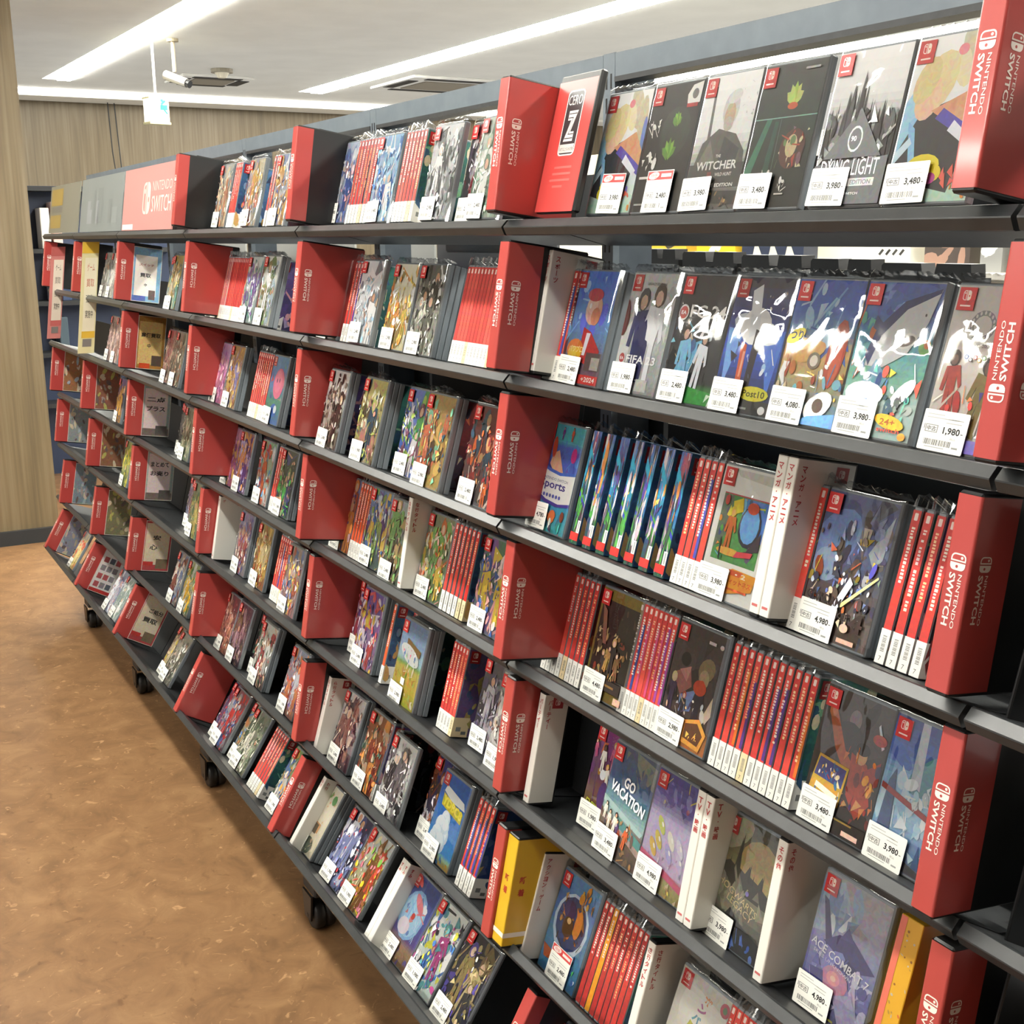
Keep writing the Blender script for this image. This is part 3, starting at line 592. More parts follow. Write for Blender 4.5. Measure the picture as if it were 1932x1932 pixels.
        a.e(.24, .37, .015, .09, '35303a', 10); a.p([(.4, .2), (.55, .25), (.98, .24), (.94, .12), (.5, .05)], 'e89a3a'); a.p([(.4, .2), (.5, .24), (.75, .24), (.7, .2)], 'd8603a'); a.t('1・2', .5, .195, .035, 'fff4e0', width=.3); a.t('フィットネス', .46, .135, .045, 'c8482c', width=.46); a.r(.47, .09, .87, .105, 'd05a34')
        a.e(.19, .74, .04, .04, 'c84a48')
    elif k == 'gundam':
        a.grad([(0, '5a4a40'), (.3, '6a5850'), (.6, '6a78a8'), (1, '585d88')]); a.e(.25, .68, .34, .2, '7f98d0', 20); a.e(.2, .5, .2, .12, 'a8c0e0'); a.cl(121, 26, (.3, .1, 1, .95), (.08, .22), ['6a5a52', '5a4c46', '7a6860', '55587a', '4c4a5a'])
        a.p([(.74, .64), (.98, .92), (.94, .62), (.84, .55)], 'b8bcc8'); a.p([(.66, .84), (.74, .97), (.7, .82), (.88, .9), (.8, .78)], '8a90b0'); a.p([(.6, .8), (.72, .8), (.7, .7), (.62, .72)], 'c8c0a8'); a.p([(.58, .72), (.78, .74), (.7, .68), (.6, .68)], 'c8a840')
        a.cl(122, 70, (0, .2, 1, .8), (.025, .09), ['c8d0e0', '8a98c0', '5a5058', 'c8b048', 'e8ecf4', '7a6a60', '8fa890', '46405a', 'b85a38', '6f88c8']); a.cl(123, 40, (.1, .15, .9, .5), (.02, .07), ['e8ecf4', 'c86a38', '6a80c0', '3c3a48', 'd8c8a8', '5a4a44'])
        a.p([(.5, .24), (.58, .25), (.98, .5), (.97, .515)], 'e8e0a0'); a.p([(.42, .2), (.52, .22), (.66, .42), (.6, .46)], 'dfe4f2'); a.e(.88, .54, .06, .03, '5a58c0', 60)
        a.t('GUNDAM', .06, .245, .062, '33292a', width=.5, rot=-1); a.t('BREAKER', .3, .165, .05, '33292a', width=.42); a.t('4', .72, .11, .13, '40302c', width=.2); a.r(.62, .02, .86, .05, 'd8a898'); a.e(.68, .12, .06, .03, 'd8b8a0')
    elif k == 'gold':
        a.r(0, 0, 1, 1, '8a7434'); a.r(.05, .09, .95, .9, '38312e'); a.cl(131, 22, (.08, .5, .92, .88), (.05, .16), ['453c36', '2f2a2a', '5a4a3c']); a.cl(132, 60, (.1, .14, .9, .62), (.03, .09), ['c8a468', '8a6a40', '5a4434', 'd8bc88', '2f2826', 'a04a3a', '6a5a48', 'e0ccA0'.lower()]); a.p([(.1, .85), (.22, .8), (.35, .5), (.26, .5)], '8a5a4a'); figset(a, 4, 5, (.2, .18, .85, .4), (.22, .34), SK, ['c8a468', '4a382c'], ['7a5a3c', 'a8844c', '3a302c']); a.r(.1, .1, .9, .2, '3a302c'); a.r(.35, .14, .75, .16, '8a6a3c'); a.r(.8, .02, .97, .08, 'd8b098')
    elif k == 'fma':
        a.grad([(0, 'c87830'), (.12, 'd08a48'), (.2, '5a4a48'), (1, '463c3c')]); a.cl(141, 18, (0, .5, 1, 1), (.08, .22), ['3c3434', '54484a', '463e44']); a.e(.72, .68, .16, .1, '8a7658', 10); a.e(.7, .6, .1, .08, 'b09878'); a.p([(.08, .55), (.4, .66), (.5, .5), (.3, .4)], 'a86a62'); a.p([(.2, .6), (.42, .66), (.38, .52)], 'c88a80'); a.e(.28, .7, .1, .06, '2a2426')
        a.p([(.3, .4), (.62, .5), (.56, .3), (.34, .26)], '7a90c0'); a.fig(.66, .16, .42, 'dcb8a0', 'c8482c', '3a3440', -4); a.e(.66, .52, .13, .065, 'cc4a2e'); a.fig(.13, .2, .36, 'e6ccA8'.lower(), 'e0cc98', '4a3a58'); a.fig(.4, .18, .26, 'e6c0a4', 'b84a34', '2f2a34'); a.p([(.82, .3), (.95, .5), (.98, .34), (.9, .26)], 'e6ccb4'); a.cl(142, 24, (.05, .2, .9, .42), (.02, .08), ['e6dcd0', '3a3038', 'c8a888', '5a4a68', 'd8d8e0', '2f2a30']); a.p([(.5, .22), (.8, .28), (.98, .18), (.9, .02), (.5, .04)], 'c88a40'); a.p([(.55, .2), (.78, .24), (.92, .16), (.86, .06), (.55, .08)], '5a3a28'); a.cl(24, 9, (.58, .09, .86, .14), (.02, .05), ['e8b858']); a.r(.66, .9, .8, .925, 'b0a8a4'); a.e(.92, .91, .04, .02, 'b0a8a4')
    elif k == 'onep':
        a.grad([(0, '2f2a24'), (.2, '3a2f2a'), (.6, '4c4040'), (1, '544a46')]); a.cl(151, 24, (0, .3, 1, 1), (.08, .2), ['54484a', '40383c', '6a5a5a', '3a3430']); a.e(.5, .82, .09, .075, '8a7478'); a.e(.45, .7, .2, .1, '3f383c'); a.p([(.12, .8), (.2, .86), (.45, .6), (.62, .5), (.5, .44), (.3, .58)], 'b85a30'); a.e(.16, .83, .06, .05, 'c87038')
        a.p([(.55, .6), (.8, .56), (.95, .3), (.8, .16), (.6, .3)], 'b04028'); a.e(.7, .6, .08, .06, 'd8a070'); a.e(.7, .65, .1, .045, '2a2224'); a.p([(.75, .5), (.98, .62), (.95, .4)], 'a83a34'); a.cl(152, 36, (.45, .12, 1, .6), (.03, .1), ['c8502c', 'e0803a', '7a2c24', 'd89a58', '4a3a60', '8a3a34']); a.p([(.84, .85), (.95, .7), (.98, .72), (.86, .87)], 'c8c8d0'); a.e(.9, .76, .1, .04, 'a86a68')
        a.p([(.06, .22), (.12, .5), (.58, .48), (.54, .18)], 'c09a40'); a.p([(.1, .34), (.14, .48), (.55, .46), (.53, .32)], '4a4a78'); a.cl(153, 20, (.14, .24, .52, .44), (.02, .06), ['e8d8b0', '3f6a9a', 'b84a3a', 'f4f0e8', 'd8a848']); a.p([(.16, .3), (.5, .26), (.48, .22), (.15, .26)], 'f0e4d0'); a.r(.0, 0, 1, .12, '302a26'); a.r(.4, .1, .8, .112, '8a7038'); a.r(.68, .02, .92, .055, 'd8b0a0')
    elif k == 'sky':
        a.grad([(0, '5a5a6a'), (.15, '6f98c8'), (.4, 'a8d0ec'), (.6, '8fc0e8'), (.75, '4a70c0'), (1, '465090')]); a.e(.7, .7, .4, .14, '5f98a8', 20); a.p([(.35, 1), (.45, 1), (.5, .55), (.36, .6)], 'c8d0dc'); a.e(.15, .74, .2, .06, '3f68c0', -20)
        for s_, n_, bx, sz in ((161, 26, (0, .3, 1, .62), (.06, .16)), (162, 12, (.3, .1, 1, .35), (.05, .12))): a.cl(s_, n_, bx, sz, ['e8f2f8', 'c8e2f2', 'b0d8e8', 'f6fafc'])
        a.p([(.06, .1), (.1, .55), (.16, .64), (.2, .5), (.26, .1)], '4a5f88'); a.p([(.0, .02), (.5, .08), (.9, .02), (1, .2), (1, 0)], '3f3a40'); a.p([(.62, .06), (.66, .22), (.72, .06)], '3c5c90'); a.p([(.02, .48), (1, .34), (1, .38), (.02, .52)], 'a83c3c'); a.cl(163, 22, (.4, .42, .9, .56), (.02, .07), ['e8f0f0', '7a8a96', 'c8d8dc']); a.fig(.86, .06, .14, 'caa890', '3a2a24', '8a3a34')
    elif k == 'every':
        a.grad([(0, 'd09030'), (.2, '8a6a3a'), (.7, '7a4a80'), (1, '8a3a80')]); a.p([(.5, .95), (1, .9), (1, .0), (.8, 0)], 'c8a030'); a.cl(171, 26, (0, .3, 1, .95), (.05, .16), ['8a4a90', 'c89a34', '5a4a78', 'd8703a', '6a3a6a'])
        figset(a, 17, 16, (.05, .1, .95, .72), (.16, .3), SK+['6a4a3a'], ['3a2c2a', 'c8a048', 'b04a38', '8a5aa0'], ['c8483c', 'd8a038', '4a8a5a', '5a4a90', 'e8e4dc', 'd86a90']); a.e(.45, .36, .12, .14, '4a3060'); a.e(.35, .55, .07, .05, 'e8ecf0')
        a.p([(.05, .24), (.9, .12), (.92, .02), (.1, .14)], '3a4a38'); a.t('EVERYBODY', .08, .2, .08, 'a8b030', width=.86, rot=-9); a.p([(.3, .0), (1, .0), (1, .08), (.5, .1)], 'e08a38'); a.p([(.0, 0), (.35, 0), (.3, .08), (0, .12)], 'd84a80')
    elif k == 'gova':
        a.grad([(0, '5a4a40'), (.3, '8a7058'), (.38, 'b8d8d8'), (.5, '6fa8b0'), (.65, '4a6a98'), (1, '5a6078')]); a.p([(.5, 1), (1, .95), (1, .75), (.6, .8)], '8a8a80'); a.cl(181, 16, (.1, .75, 1, 1), (.05, .14), ['6a7488', '7a8478', '58647c']); a.p([(.0, .44), (.95, .32), (1, .36), (.0, .5)], 'c8ece8'); a.p([(.3, .4), (1, .28), (1, .18), (.4, .3)], '5aa8a0'); a.p([(0, .3), (.5, .24), (1, .14), (1, .2), (0, .36)], 'c8a8a0')
        a.cl(182, 46, (0, .02, .9, .36), (.03, .09), ['7a5a4a', 'a8845c', 'c8502c', '5a4a5a', '8a6a50', 'd8a060', '4a4448']); figset(a, 18, 5, (.1, .1, .8, .3), (.14, .22), SK, ['3a2c28'], ['c8643a', '5a4a78', 'e8e0d0'])
        a.t('GO', .38, .66, .1, 'f4f6f8', width=.26, rot=-10, bold=.03); a.t('VACATION', .1, .575, .1, 'f4f6f8', width=.84, rot=-10, bold=.03)
    elif k == 'craft':
        a.grad([(0, 'a89a58'), (.14, 'b8a878'), (.16, 'd89098'), (.2, 'c8b0d0'), (.6, 'c0b4d8'), (.75, '7a6ab0'), (1, '4f4a88')]); a.cl(191, 20, (.2, .72, 1, 1), (.03, .1), ['8a7ac0', 'd8c868', '6a5a90', 'a85a70', '5f5aa0']); 
        for u, v, c in ((.3, .55, 'c8d058'), (.55, .47, 'e6e0d0'), (.3, .42, 'd8c048'), (.22, .34, 'e0b848'), (.55, .36, 'b0a8d8'), (.75, .45, 'd8d0e0'), (.8, .34, 'c8b8d8')): a.e(u, v, .11, .045, c, -35); a.e(u+.02, v+.01, .03, .014, 'f4f0e8', -35)
        a.cl(192, 14, (.05, .22, .95, .35), (.02, .05), ['b090c0', 'e0d0e0', 'a888b0']); a.p([(0, .22), (1, .1), (1, .16), (0, .28)], 'd86a88'); a.cl(193, 10, (.3, .0, 1, .1), (.03, .08), ['c8b058', 'd8c8a0', 'a08850'])
    elif k == 'castle':
        a.grad([(0, '3a3a38'), (.2, '55544a'), (.42, '8a8468'), (.6, '8f8258'), (.8, '6a6248'), (1, '4a463a')]); a.e(.7, .7, .34, .2, 'b0965c'); a.e(.2, .86, .3, .12, 'a8a488', 20); a.p([(.02, .45), (.1, .6), (.2, .64), (.3, .62), (.34, .86), (.4, .62), (.5, .6), (.56, .68), (.6, .6), (.75, .58), (.8, .66), (.84, .56), (1, .52), (1, .42)], '3c382e')
        for u, h in ((.36, .9), (.58, .7), (.82, .68), (.22, .68), (.66, .64)): a.p([(u-.02, .55), (u+.02, .55), (u+.012, h-.08), (u, h), (u-.012, h-.08)], '332f27')
        a.cl(201, 22, (0, .25, 1, .48), (.08, .24), ['8a8672', '9a947c', '75725f', '98927a']); a.p([(0, 0), (1, 0), (1, .16), (.6, .22), (.4, .3), (.3, .2), (0, .24)], '2e2e2e'); a.t('HOGWARTS', .1, .44, .055, 'e6d09a', width=.76, rot=-14, bold=0); a.t('LEGACY', .3, .345, .055, 'e6d09a', width=.5, rot=-14, bold=0); a.e(.62, .47, .03, .02, '8a7ac8'); a.cl(202, 10, (.5, .0, .95, .14), (.03, .08), ['5a78c0', '4a68b8', '8fb0e0', '2f3a50'])
    elif k == 'jet':
        a.grad([(0, '4a4a78'), (.25, '6a68a8'), (.45, '8a88c0'), (.6, '9a98b8'), (.8, 'b0a8b8'), (1, 'a8a0a4')]); a.p([(0, .9), (.3, .98), (.5, .8), (.3, .6), (0, .55)], 'a8b4c8'); a.cl(211, 14, (0, .6, .55, .92), (.08, .2), ['c8d0dc', '98a8c4', '7a90b8', 'd8dce4']); a.p([(.06, .82), (.14, .8), (.34, .52), (.24, .5)], '4a4068'); a.p([(.2, .52), (.4, .62), (.6, .64), (.98, .5), (.75, .44), (.5, .46)], '4c4678'); a.p([(.42, .6), (.5, .7), (.62, .62)], '564e84'); a.p([(.5, .5), (.75, .46), (.6, .38), (.45, .42)], '3f3a68')
        a.cl(212, 30, (.0, .1, 1, .42), (.08, .22), ['8a8ac8', 'b8b4d8', '6a6ab0', '5a589a', 'c8c4e0']); a.e(.48, .3, .2, .1, 'c88aa8'); a.e(.46, .31, .1, .05, 'e8a0a8'); a.e(.46, .31, .04, .02, 'f4c8c0'); a.p([(.5, .2), (.75, .28), (1, .05), (.7, .0)], 'a8a4c8'); a.p([(.1, .3), (.3, .32), (.4, .1), (.2, .12)], '4f4c88'); a.t('ACE COMBAT 7', .04, .46, .06, 'f0eef4', width=.9, rot=-9, bold=.01); a.t('SKIES UNKNOWN', .1, .415, .025, 'e0dcec', width=.6, rot=-9, bold=0); a.r(.2, .02, .6, .035, 'a8a040')
    elif k == 'ape':
        a.grad([(0, '4a88b8'), (.3, '5a90b8'), (.7, '4a70b0'), (1, '5a90c0')]); a.e(.5, .55, .44, .3, 'c8d8e8'); a.e(.5, .56, .38, .26, '3a4a78'); a.cl(221, 36, (.2, .3, .85, .8), (.04, .12), ['7a5030', 'd8803a', '4a3424', 'b06a38', '3a2c4a', 'c89a48', '5a3a28']); a.e(.4, .68, .15, .09, '443060'); a.e(.68, .6, .09, .14, 'd8843c'); a.e(.45, .52, .14, .1, '5a3c28'); a.e(.45, .58, .05, .03, 'e0c080'); a.cl(222, 10, (.5, .78, 1, .95), (.04, .12), ['d8903a', 'e0b050', '8a5a3a']); a.p([(.02, .24), (.5, .2), (.75, .3), (.6, .14), (.1, .12)], 'c8602c'); a.cl(223, 14, (.3, .0, 1, .2), (.03, .09), ['4a78c0', 'e0e8ec', '3f9a58', '2f4a80'])
    elif k == 'letters':
        a.grad([(0, 'eeeade'), (.8, 'ebe6da'), (1, 'c9c4ba')]); a.p([(.2, 1), (1, .96), (1, .84), (.3, .92)], 'cbc6bc')
        for i, (ch, c) in enumerate(zip('ボンバーマンジャイ', ('d8803a', 'b85a90', '6a9ab0', 'c8c040', '4a9a58', '5a78b8', '4a58a0', 'c85a48', '7a5aa8'))):
            a.l += 1; draw_text(a.mb, a.P, ch, (.5-.052*i)*CW, (.84-.092*i)*CH, .085*CH, c, a.l, width=.15*CW, rot=-20, bold=.05)
        a.e(.92, .9, .09, .06, 'b83a48'); a.e(.92, .9, .04, .03, '5a7a48'); a.cl(231, 8, (.7, .1, 1, .4), (.04, .1), ['d8a060', '8fb0c8', 'c86a60'])
    elif k == 'farm':
        a.grad([(0, 'a8b030'), (.25, 'd0b850'), (.45, 'c8b860'), (.5, '7fae58'), (.56, 'a8c8d8'), (.75, '8aa8c8'), (1, '6a80a8')]); a.cl(241, 50, (.05, .02, .95, .5), (.03, .11), ['d8c858', 'e0a850', '9ab848', 'b8c868', 'c88a40', 'e8e0c0', '6a9a48']); a.p([(.3, .8), (.9, .72), (.88, .64), (.3, .72)], '8a6a40'); a.e(.5, .62, .4, .1, 'e6ecea', -8); a.cl(243, 12, (.18, .57, .82, .66), (.03, .08), ['6a8ac0', 'd8e0e4']); a.cl(242, 14, (.15, .5, .85, .7), (.02, .05), ['d86a80', '6a9ac8', '7fb868']); a.r(.35, .25, .5, .33, 'dfe8e4')
    elif k == 'island':
        a.grad([(0, 'd0a848'), (.1, '8fb8a0'), (.14, '4a90d0'), (.6, '2f70c0'), (1, '2458a8')]); 
        for u, v, z in ((.45, .5, .16), (.35, .4, .2), (.5, .32, .2), (.3, .28, .2), (.45, .22, .2), (.52, .42, .13), (.2, .22, .14)): a.e(u, v, z, z*.62, 'c8dcea'); a.e(u-.02, v+.02, z*.8, z*.5, 'e4eff6')
        a.p([(.2, .86), (.9, .8), (.98, .72), (.5, .72), (.15, .78)], 'f0f4f4'); a.p([(.16, .76), (.95, .68), (.95, .56), (.18, .62)], 'c8b830'); a.t('YDBC8', .17, .64, .11, 'f0e048', width=.76, rot=-6, bold=.05); a.cl(251, 14, (.1, .0, 1, .12), (.03, .1), ['d8a038', 'e8c058', '5a90c0', 'b07a38'])
    elif k == 'food':
        a.grad([(0, 'e8dcc0'), (1, 'ece4d2')]); a.cl(261, 26, (.1, .35, .95, .95), (.04, .1), ['e8a068', 'd8683c', 'f4eee0', '8fb068', 'e8c090', 'd88a58', 'f0d8c0']); a.e(.8, .84, .1, .07, '5fa058'); a.r(.15, .32, .75, .46, 'd8a068'); a.r(.25, .3, .68, .44, '5a4a34'); a.r(.4, .3, .5, .44, '4a6a48'); a.e(.6, .12, .22, .12, '4a5848'); a.e(.3, .15, .1, .06, 'e0c8a0'); a.cl(262, 10, (.1, .0, .9, .2), (.03, .08), ['c8a888', 'f0e8d8', '7a8a68'])
    elif k == 'circle':
        a.grad([(0, '8a6a4a'), (.2, 'a88a6a'), (.3, '5a4a90'), (.6, '4a58a0'), (1, '3a4a88')]); a.e(.45, .56, .42, .3, '8ab8e0'); a.e(.45, .56, .36, .26, 'a8d0ec'); a.cl(271, 24, (.15, .35, .8, .8), (.04, .12), ['7fb8e8', 'c8e2f4', 'e08a90', 'e8ecf4', '6a8ac8']); a.e(.52, .72, .22, .06, 'd87a88', -20); a.e(.5, .56, .06, .04, 'c04038'); a.e(.35, .4, .2, .1, 'e8dce8'); a.cl(272, 22, (.1, .0, .95, .25), (.03, .1), ['c8a878', '8a6a4a', 'e0c8a0', '6a5a9a', 'b8906a']); a.e(.2, .95, .16, .04, 'd85a58', -20)
    elif k == 'pinkball':
        a.grad([(0, '5a78c0'), (.3, '5a9a78'), (.6, '6a8ac8'), (1, '5a8fb8')]); a.cl(281, 26, (0, .05, 1, .9), (.05, .14), ['6ab088', '4a68b0', 'e0a850', '7f98d8', 'c85a58', 'e8d8c8']); a.e(.62, .6, .34, .23, 'e87a98'); a.e(.58, .63, .24, .17, 'f08aa6'); a.e(.5, .64, .03, .035, '3a3048'); a.e(.66, .65, .03, .035, '3a3048'); a.e(.6, .2, .22, .1, '4a78c8'); a.e(.7, .22, .1, .06, 'e8eef4')
    else:
        a.grad([(0, '4a4a4a'), (1, '6a6a6a')])
    a.tab(); return a
_art = {}
def cover_mesh(spec):
    if spec not in _art:
        a = art_random(spec) if '|' in spec else art_named(spec)
        _art[spec] = a.mb.mesh('cover_art', [M['art']])
    return _art[spec]

# ---------------------------------------------------------------- builders for what stands on the shelves
CASE_W, CASE_H, CASE_T = .105, .170, .0115
_m = {}
def shared(key, fn):
    if key not in _m: _m[key] = fn()
    return _m[key]

def shell_front():
    b = MB(); b.box(0, 0, 0, CASE_W, CASE_T, CASE_H, bev=.0016); return b.mesh('case_shell', [M['case']])
def shell_spine():
    b = MB(); b.box(0, 0, 0, CASE_T, CASE_W, CASE_H, bev=.0016); return b.mesh('case_shell', [M['case']])

def bag_front(seed):
    """a clear film bag: a crumpled front sheet with its open top folded over"""
    R = random.Random(seed); b = MB(); nx, nz = 22, 36
    W0, W1, Z0, Z1 = -.004, CASE_W+.004, -.001, CASE_H+.004
    amp = R.uniform(.0003, .0006)
    rid = []
    for _ in range(15):
        x, z, a = R.uniform(0, CASE_W), R.choice((R.uniform(.1, .17), R.uniform(0, .17))), R.choice((R.gauss(1.57, .35), R.uniform(0, 3.1)))
        rid.append((x, z, math.cos(a), math.sin(a), R.uniform(.0018, .0045), R.uniform(.015, .05), amp*R.uniform(.5, 1.4)))
    ph = [(R.uniform(15, 60), R.uniform(-50, 50), R.uniform(0, 6)) for _ in range(4)]
    def y(x, z):
        s = sum(math.sin(a*x+c*z+p) for a, c, p in ph)/4*amp*.55
        for cx, cz, dx, dz, wd, ln, k in rid:
            u = (x-cx)*dx+(z-cz)*dz; v = -(x-cx)*dz+(z-cz)*dx
            s += k*math.exp(-(v/wd)**2-(u/ln)**2)
        return -.0016-max(0, s+amp*.4)
    for j in range(nz+1):
        for i in range(nx+1):
            x = W0+(W1-W0)*i/nx; z = Z0+(Z1-Z0)*j/nz
            b.v.append((x, y(x, z) if 0 < i < nx else .002, z))
    for j in range(nz):
        for i in range(nx):
            a = j*(nx+1)+i; b.f.append((a, a+1, a+nx+2, a+nx+1)); b.c.append((1, 1, 1, 1)); b.m.append(0)
    base = len(b.v)
    for i in range(nx+1):
        x = W0+(W1-W0)*i/nx; b.v.append((x, .004+R.uniform(-.002, .002), Z1+R.uniform(.003, .007)))
    for i in range(nx+1):
        x = W0+(W1-W0)*i/nx; b.v.append((x, .0125, Z1-.001))
    for i in range(nx):
        a = nz*(nx+1)+i; c = base+i
        b.f.append((a, a+1, c+1, c)); b.f.append((c, c+1, c+nx+2, c+nx+1))
        b.c += [(1, 1, 1, 1)]*2; b.m += [1, 1]
    return b.mesh('film_bag', [M['bag'], M['bagedge']], True)

def tag_mesh(price, sale=False):
    b = MB(); P = front_map(); w, h = .050, .037
    draw_poly(b, P, rrect(0, 0, w, h, .0015), 'f3f2ea', 0)
    y = h
    if sale:
        draw_poly(b, P, rect(0, h, w, h+.012), 'f3f2ea', 0); draw_poly(b, P, rect(.001, h+.001, w-.001, h+.011), 'd84a48', 1)
        draw_poly(b, P, ell(.013, h+.006, .010, .0042, 8, 12), 'f4e2dc', 2); draw_text(b, P, '特価', .007, h+.0036, .005, 'd03a3c', 3, width=.012); draw_poly(b, P, rect(.027, h+.004, .046, h+.008), 'f4e2dc', 2)
    R = random.Random(price)
    for v, x0, x1 in ((.0325, .004, .024), (.0295, .004, .040), (.0295, .028, .046), (.0262, .026, .045)): draw_poly(b, P, rect(x0, v, x1*R.uniform(.85, 1), v+.0008), 'b9b9b4', 1)
    draw_poly(b, P, rect(.0045, .0165, .0185, .0235), '8a8c88', 1); draw_poly(b, P, rect(.0055, .0172, .0175, .0228), 'eceae2', 2); draw_text(b, P, '中古', .0063, .0178, .0044, '4a4c4a', 3, width=.0104, bold=.02)
    draw_poly(b, P, rect(.003, .019, .0038, .0235), '6a6c6a', 1)
    if price: draw_text(b, P, price, .0245, .0155, .0074, '2a2b2a', 1, width=.0185, bold=.03); draw_poly(b, P, rect(.0440, .018, .0465, .0187), '2a2b2a', 1)
    draw_text(b, P, '税込', .034, .0118, .0024, '8a8c88', 1, width=.006)
    x = .006
    while x < .036:
        k = R.choice((.0004, .0007, .001)); draw_poly(b, P, rect(x, .0052, x+k, .0105), '5a5c5a', 1); x += k+R.choice((.0004, .0006, .0009))
    draw_poly(b, P, rect(.038, .0045, .0445, .0062), '9a9c98', 1); draw_poly(b, P, rect(.008, .003, .03, .0038), 'aeb0ac', 1)
    return b.mesh('price_tag', [M['tagpaper']])

SP = {'r': ['d64a40', 'cd423c', 'da5148', 'c83f3b'], 'd': ['b63c37', 'ae3834', 'bd4039']}
def spine_insert(pal, i):
    """printed spine strip; text shown as rows of small marks in the colour of the lettering"""
    R = random.Random(pal+str(i)); b = MB(); P = front_map(0, 0); w = CASE_T
    base = R.choice(SP['d'] if pal in ('ry',) else SP['r'])
    stripe = None; ink = R.choice(['f0e6d8', 'f0c8a0', 'e8d8d0', 'f4b080'])
    if pal in ('rb', 'rd', 'rm', 'rp', 'rbl', 'rbv', 'rt', 'rw'):
        if pal == 'rb' and i % 3 == 2: stripe = '4a50a8'
        if pal == 'rd' and i % 5 == 4: stripe = '2c2c34'
        if pal == 'rm' and i % 4 in (2, 3): stripe = R.choice(['5a3a80', '4a4aa0', 'd8702c'])
        if pal == 'rp': stripe = R.choice([None, 'a04a9a', '3a4a90', 'd0507a', None])
        if pal == 'rbl': stripe = '2a4a90'
        if pal == 'rbv': stripe = '4a4aa0'
        if pal == 'rt': base = 'd85a34'
    if pal == 'ry' and i == 2: base = 'd8902c'
    if pal == 'cr': base = 'cf322c'
    if pal == 'yel2': base = 'e0b838'
    if pal == 'pk': base = R.choice(['e08a98', 'd87a78', 'e8a0a0'])
    if pal == 'mix': base = R.choice(['d8d060', 'dfe6e4', '8fb0c0'])
    draw_poly(b, P, rect(.0004, .004, w-.0004, .166), base, 0)
    if stripe: draw_poly(b, P, rect(w*.52, .04, w-.0005, R.uniform(.12, .148)), stripe, 1)
    if pal == 'yel2': draw_poly(b, P, rect(.0005, .11, w-.0005, .125), '3a3a90', 1); draw_poly(b, P, rect(.0005, .03, w-.0005, .05), '5a4a30', 1)
    draw_poly(b, P, rrect(w*.3, .155, w*.7, .163, .001), 'f2ddd6', 2)
    if pal not in ('rq',):
        v = .148; lo = R.uniform(.05, .09)
        while v > lo:
            k = R.uniform(.0018, .0034); draw_poly(b, P, rect(w*.32, v-k, w*R.uniform(.58, .72), v), ink, 2); v -= k+.0013
            if R.random() < .12: v -= .004
    return b.mesh('spine_insert', [M['art']])
def spine_label(cream):
    b = MB(); P = front_map(0, -.0012); w = CASE_T; c = 'e6d3a8' if cream else 'eceae2'
    h = .038
    draw_poly(b, P, rect(-.0005, .001, w+.0007, h), c, 1)
    Q = side_map(w+.0004, -.0012); draw_poly(b, Q, rect(0, .001, .034, h), c, 1)
    R = random.Random(cream); v = .031
    while v > .014:
        k = R.choice((.0004, .0008)); draw_poly(b, P, rect(w*.3, v-k, w*.75, v), '6a6c6a', 2); v -= k+R.choice((.0005, .0008))
    draw_text(b, P, '7', w*.35, .004, .005, '5a5c5a', 2)
    draw_poly(b, Q, rect(.008, .012, .018, .020), '8a8c88', 2); draw_poly(b, Q, rect(.02, .006, .03, .012), '6a6c6a', 2)
    return b.mesh('price_label', [M['tagpaper']])
def spine_bag(seed):
    R = random.Random(seed); b = MB(); w = CASE_T; n = 5
    for z0, z1, yb in ((CASE_H-.001, CASE_H+.013, .035),):
        A = [(-.0008+(w+.0016)*i/n, -.0012, z0) for i in range(n+1)]; B = [(x+R.uniform(-.001, .001), -.002+R.uniform(-.003, .006) if z1 > 0 else -.008+R.uniform(0, .003), z1+R.uniform(-.004, .003)*(1 if z1 > .1 else .0)) for x, y, z in A]
        C = [(x, yb, z0) for x, y, z in A]
        for i in range(n):
            for p, q in ((A, B), (B, C)): b.poly([p[i], p[i+1], q[i+1], q[i]])
    return b.mesh('film_bag', [M['bagedge']])

SIDE_ART = ['c201|4a78a0,3a4a70|8fb0d0,2c3a5a,d0a060', 'c202|8a3a3a,3a2c34|c86a4a,5a4a58,d8c0a0', 'c203|3f7a70,2c4a50|7fb090,3a5a78,d8d0b0', 'c204|6a5a90,3a3458|a890c0,5a4a80,d8a0a8', 'c205|2f2f38,24242c|6a6a78,8a3a3a,b0a8a8']
def side_cover(spec):
    def mk():
        key, bgc, cols = spec.split('|'); top, bot = bgc.split(','); cols = cols.split(','); seed = int(key[1:])
        a = Art(P=side_map(CASE_T+.0002, .0015, .003)); a.grad([(0, bot), (1, top)]); a.cl(seed, 30, (0, .05, 1, .9), (.06, .2), cols); a.tab('a82c2e')
        return a.mb.mesh('cover_art', [M['art']])
    return shared(('sidecover', spec), mk)

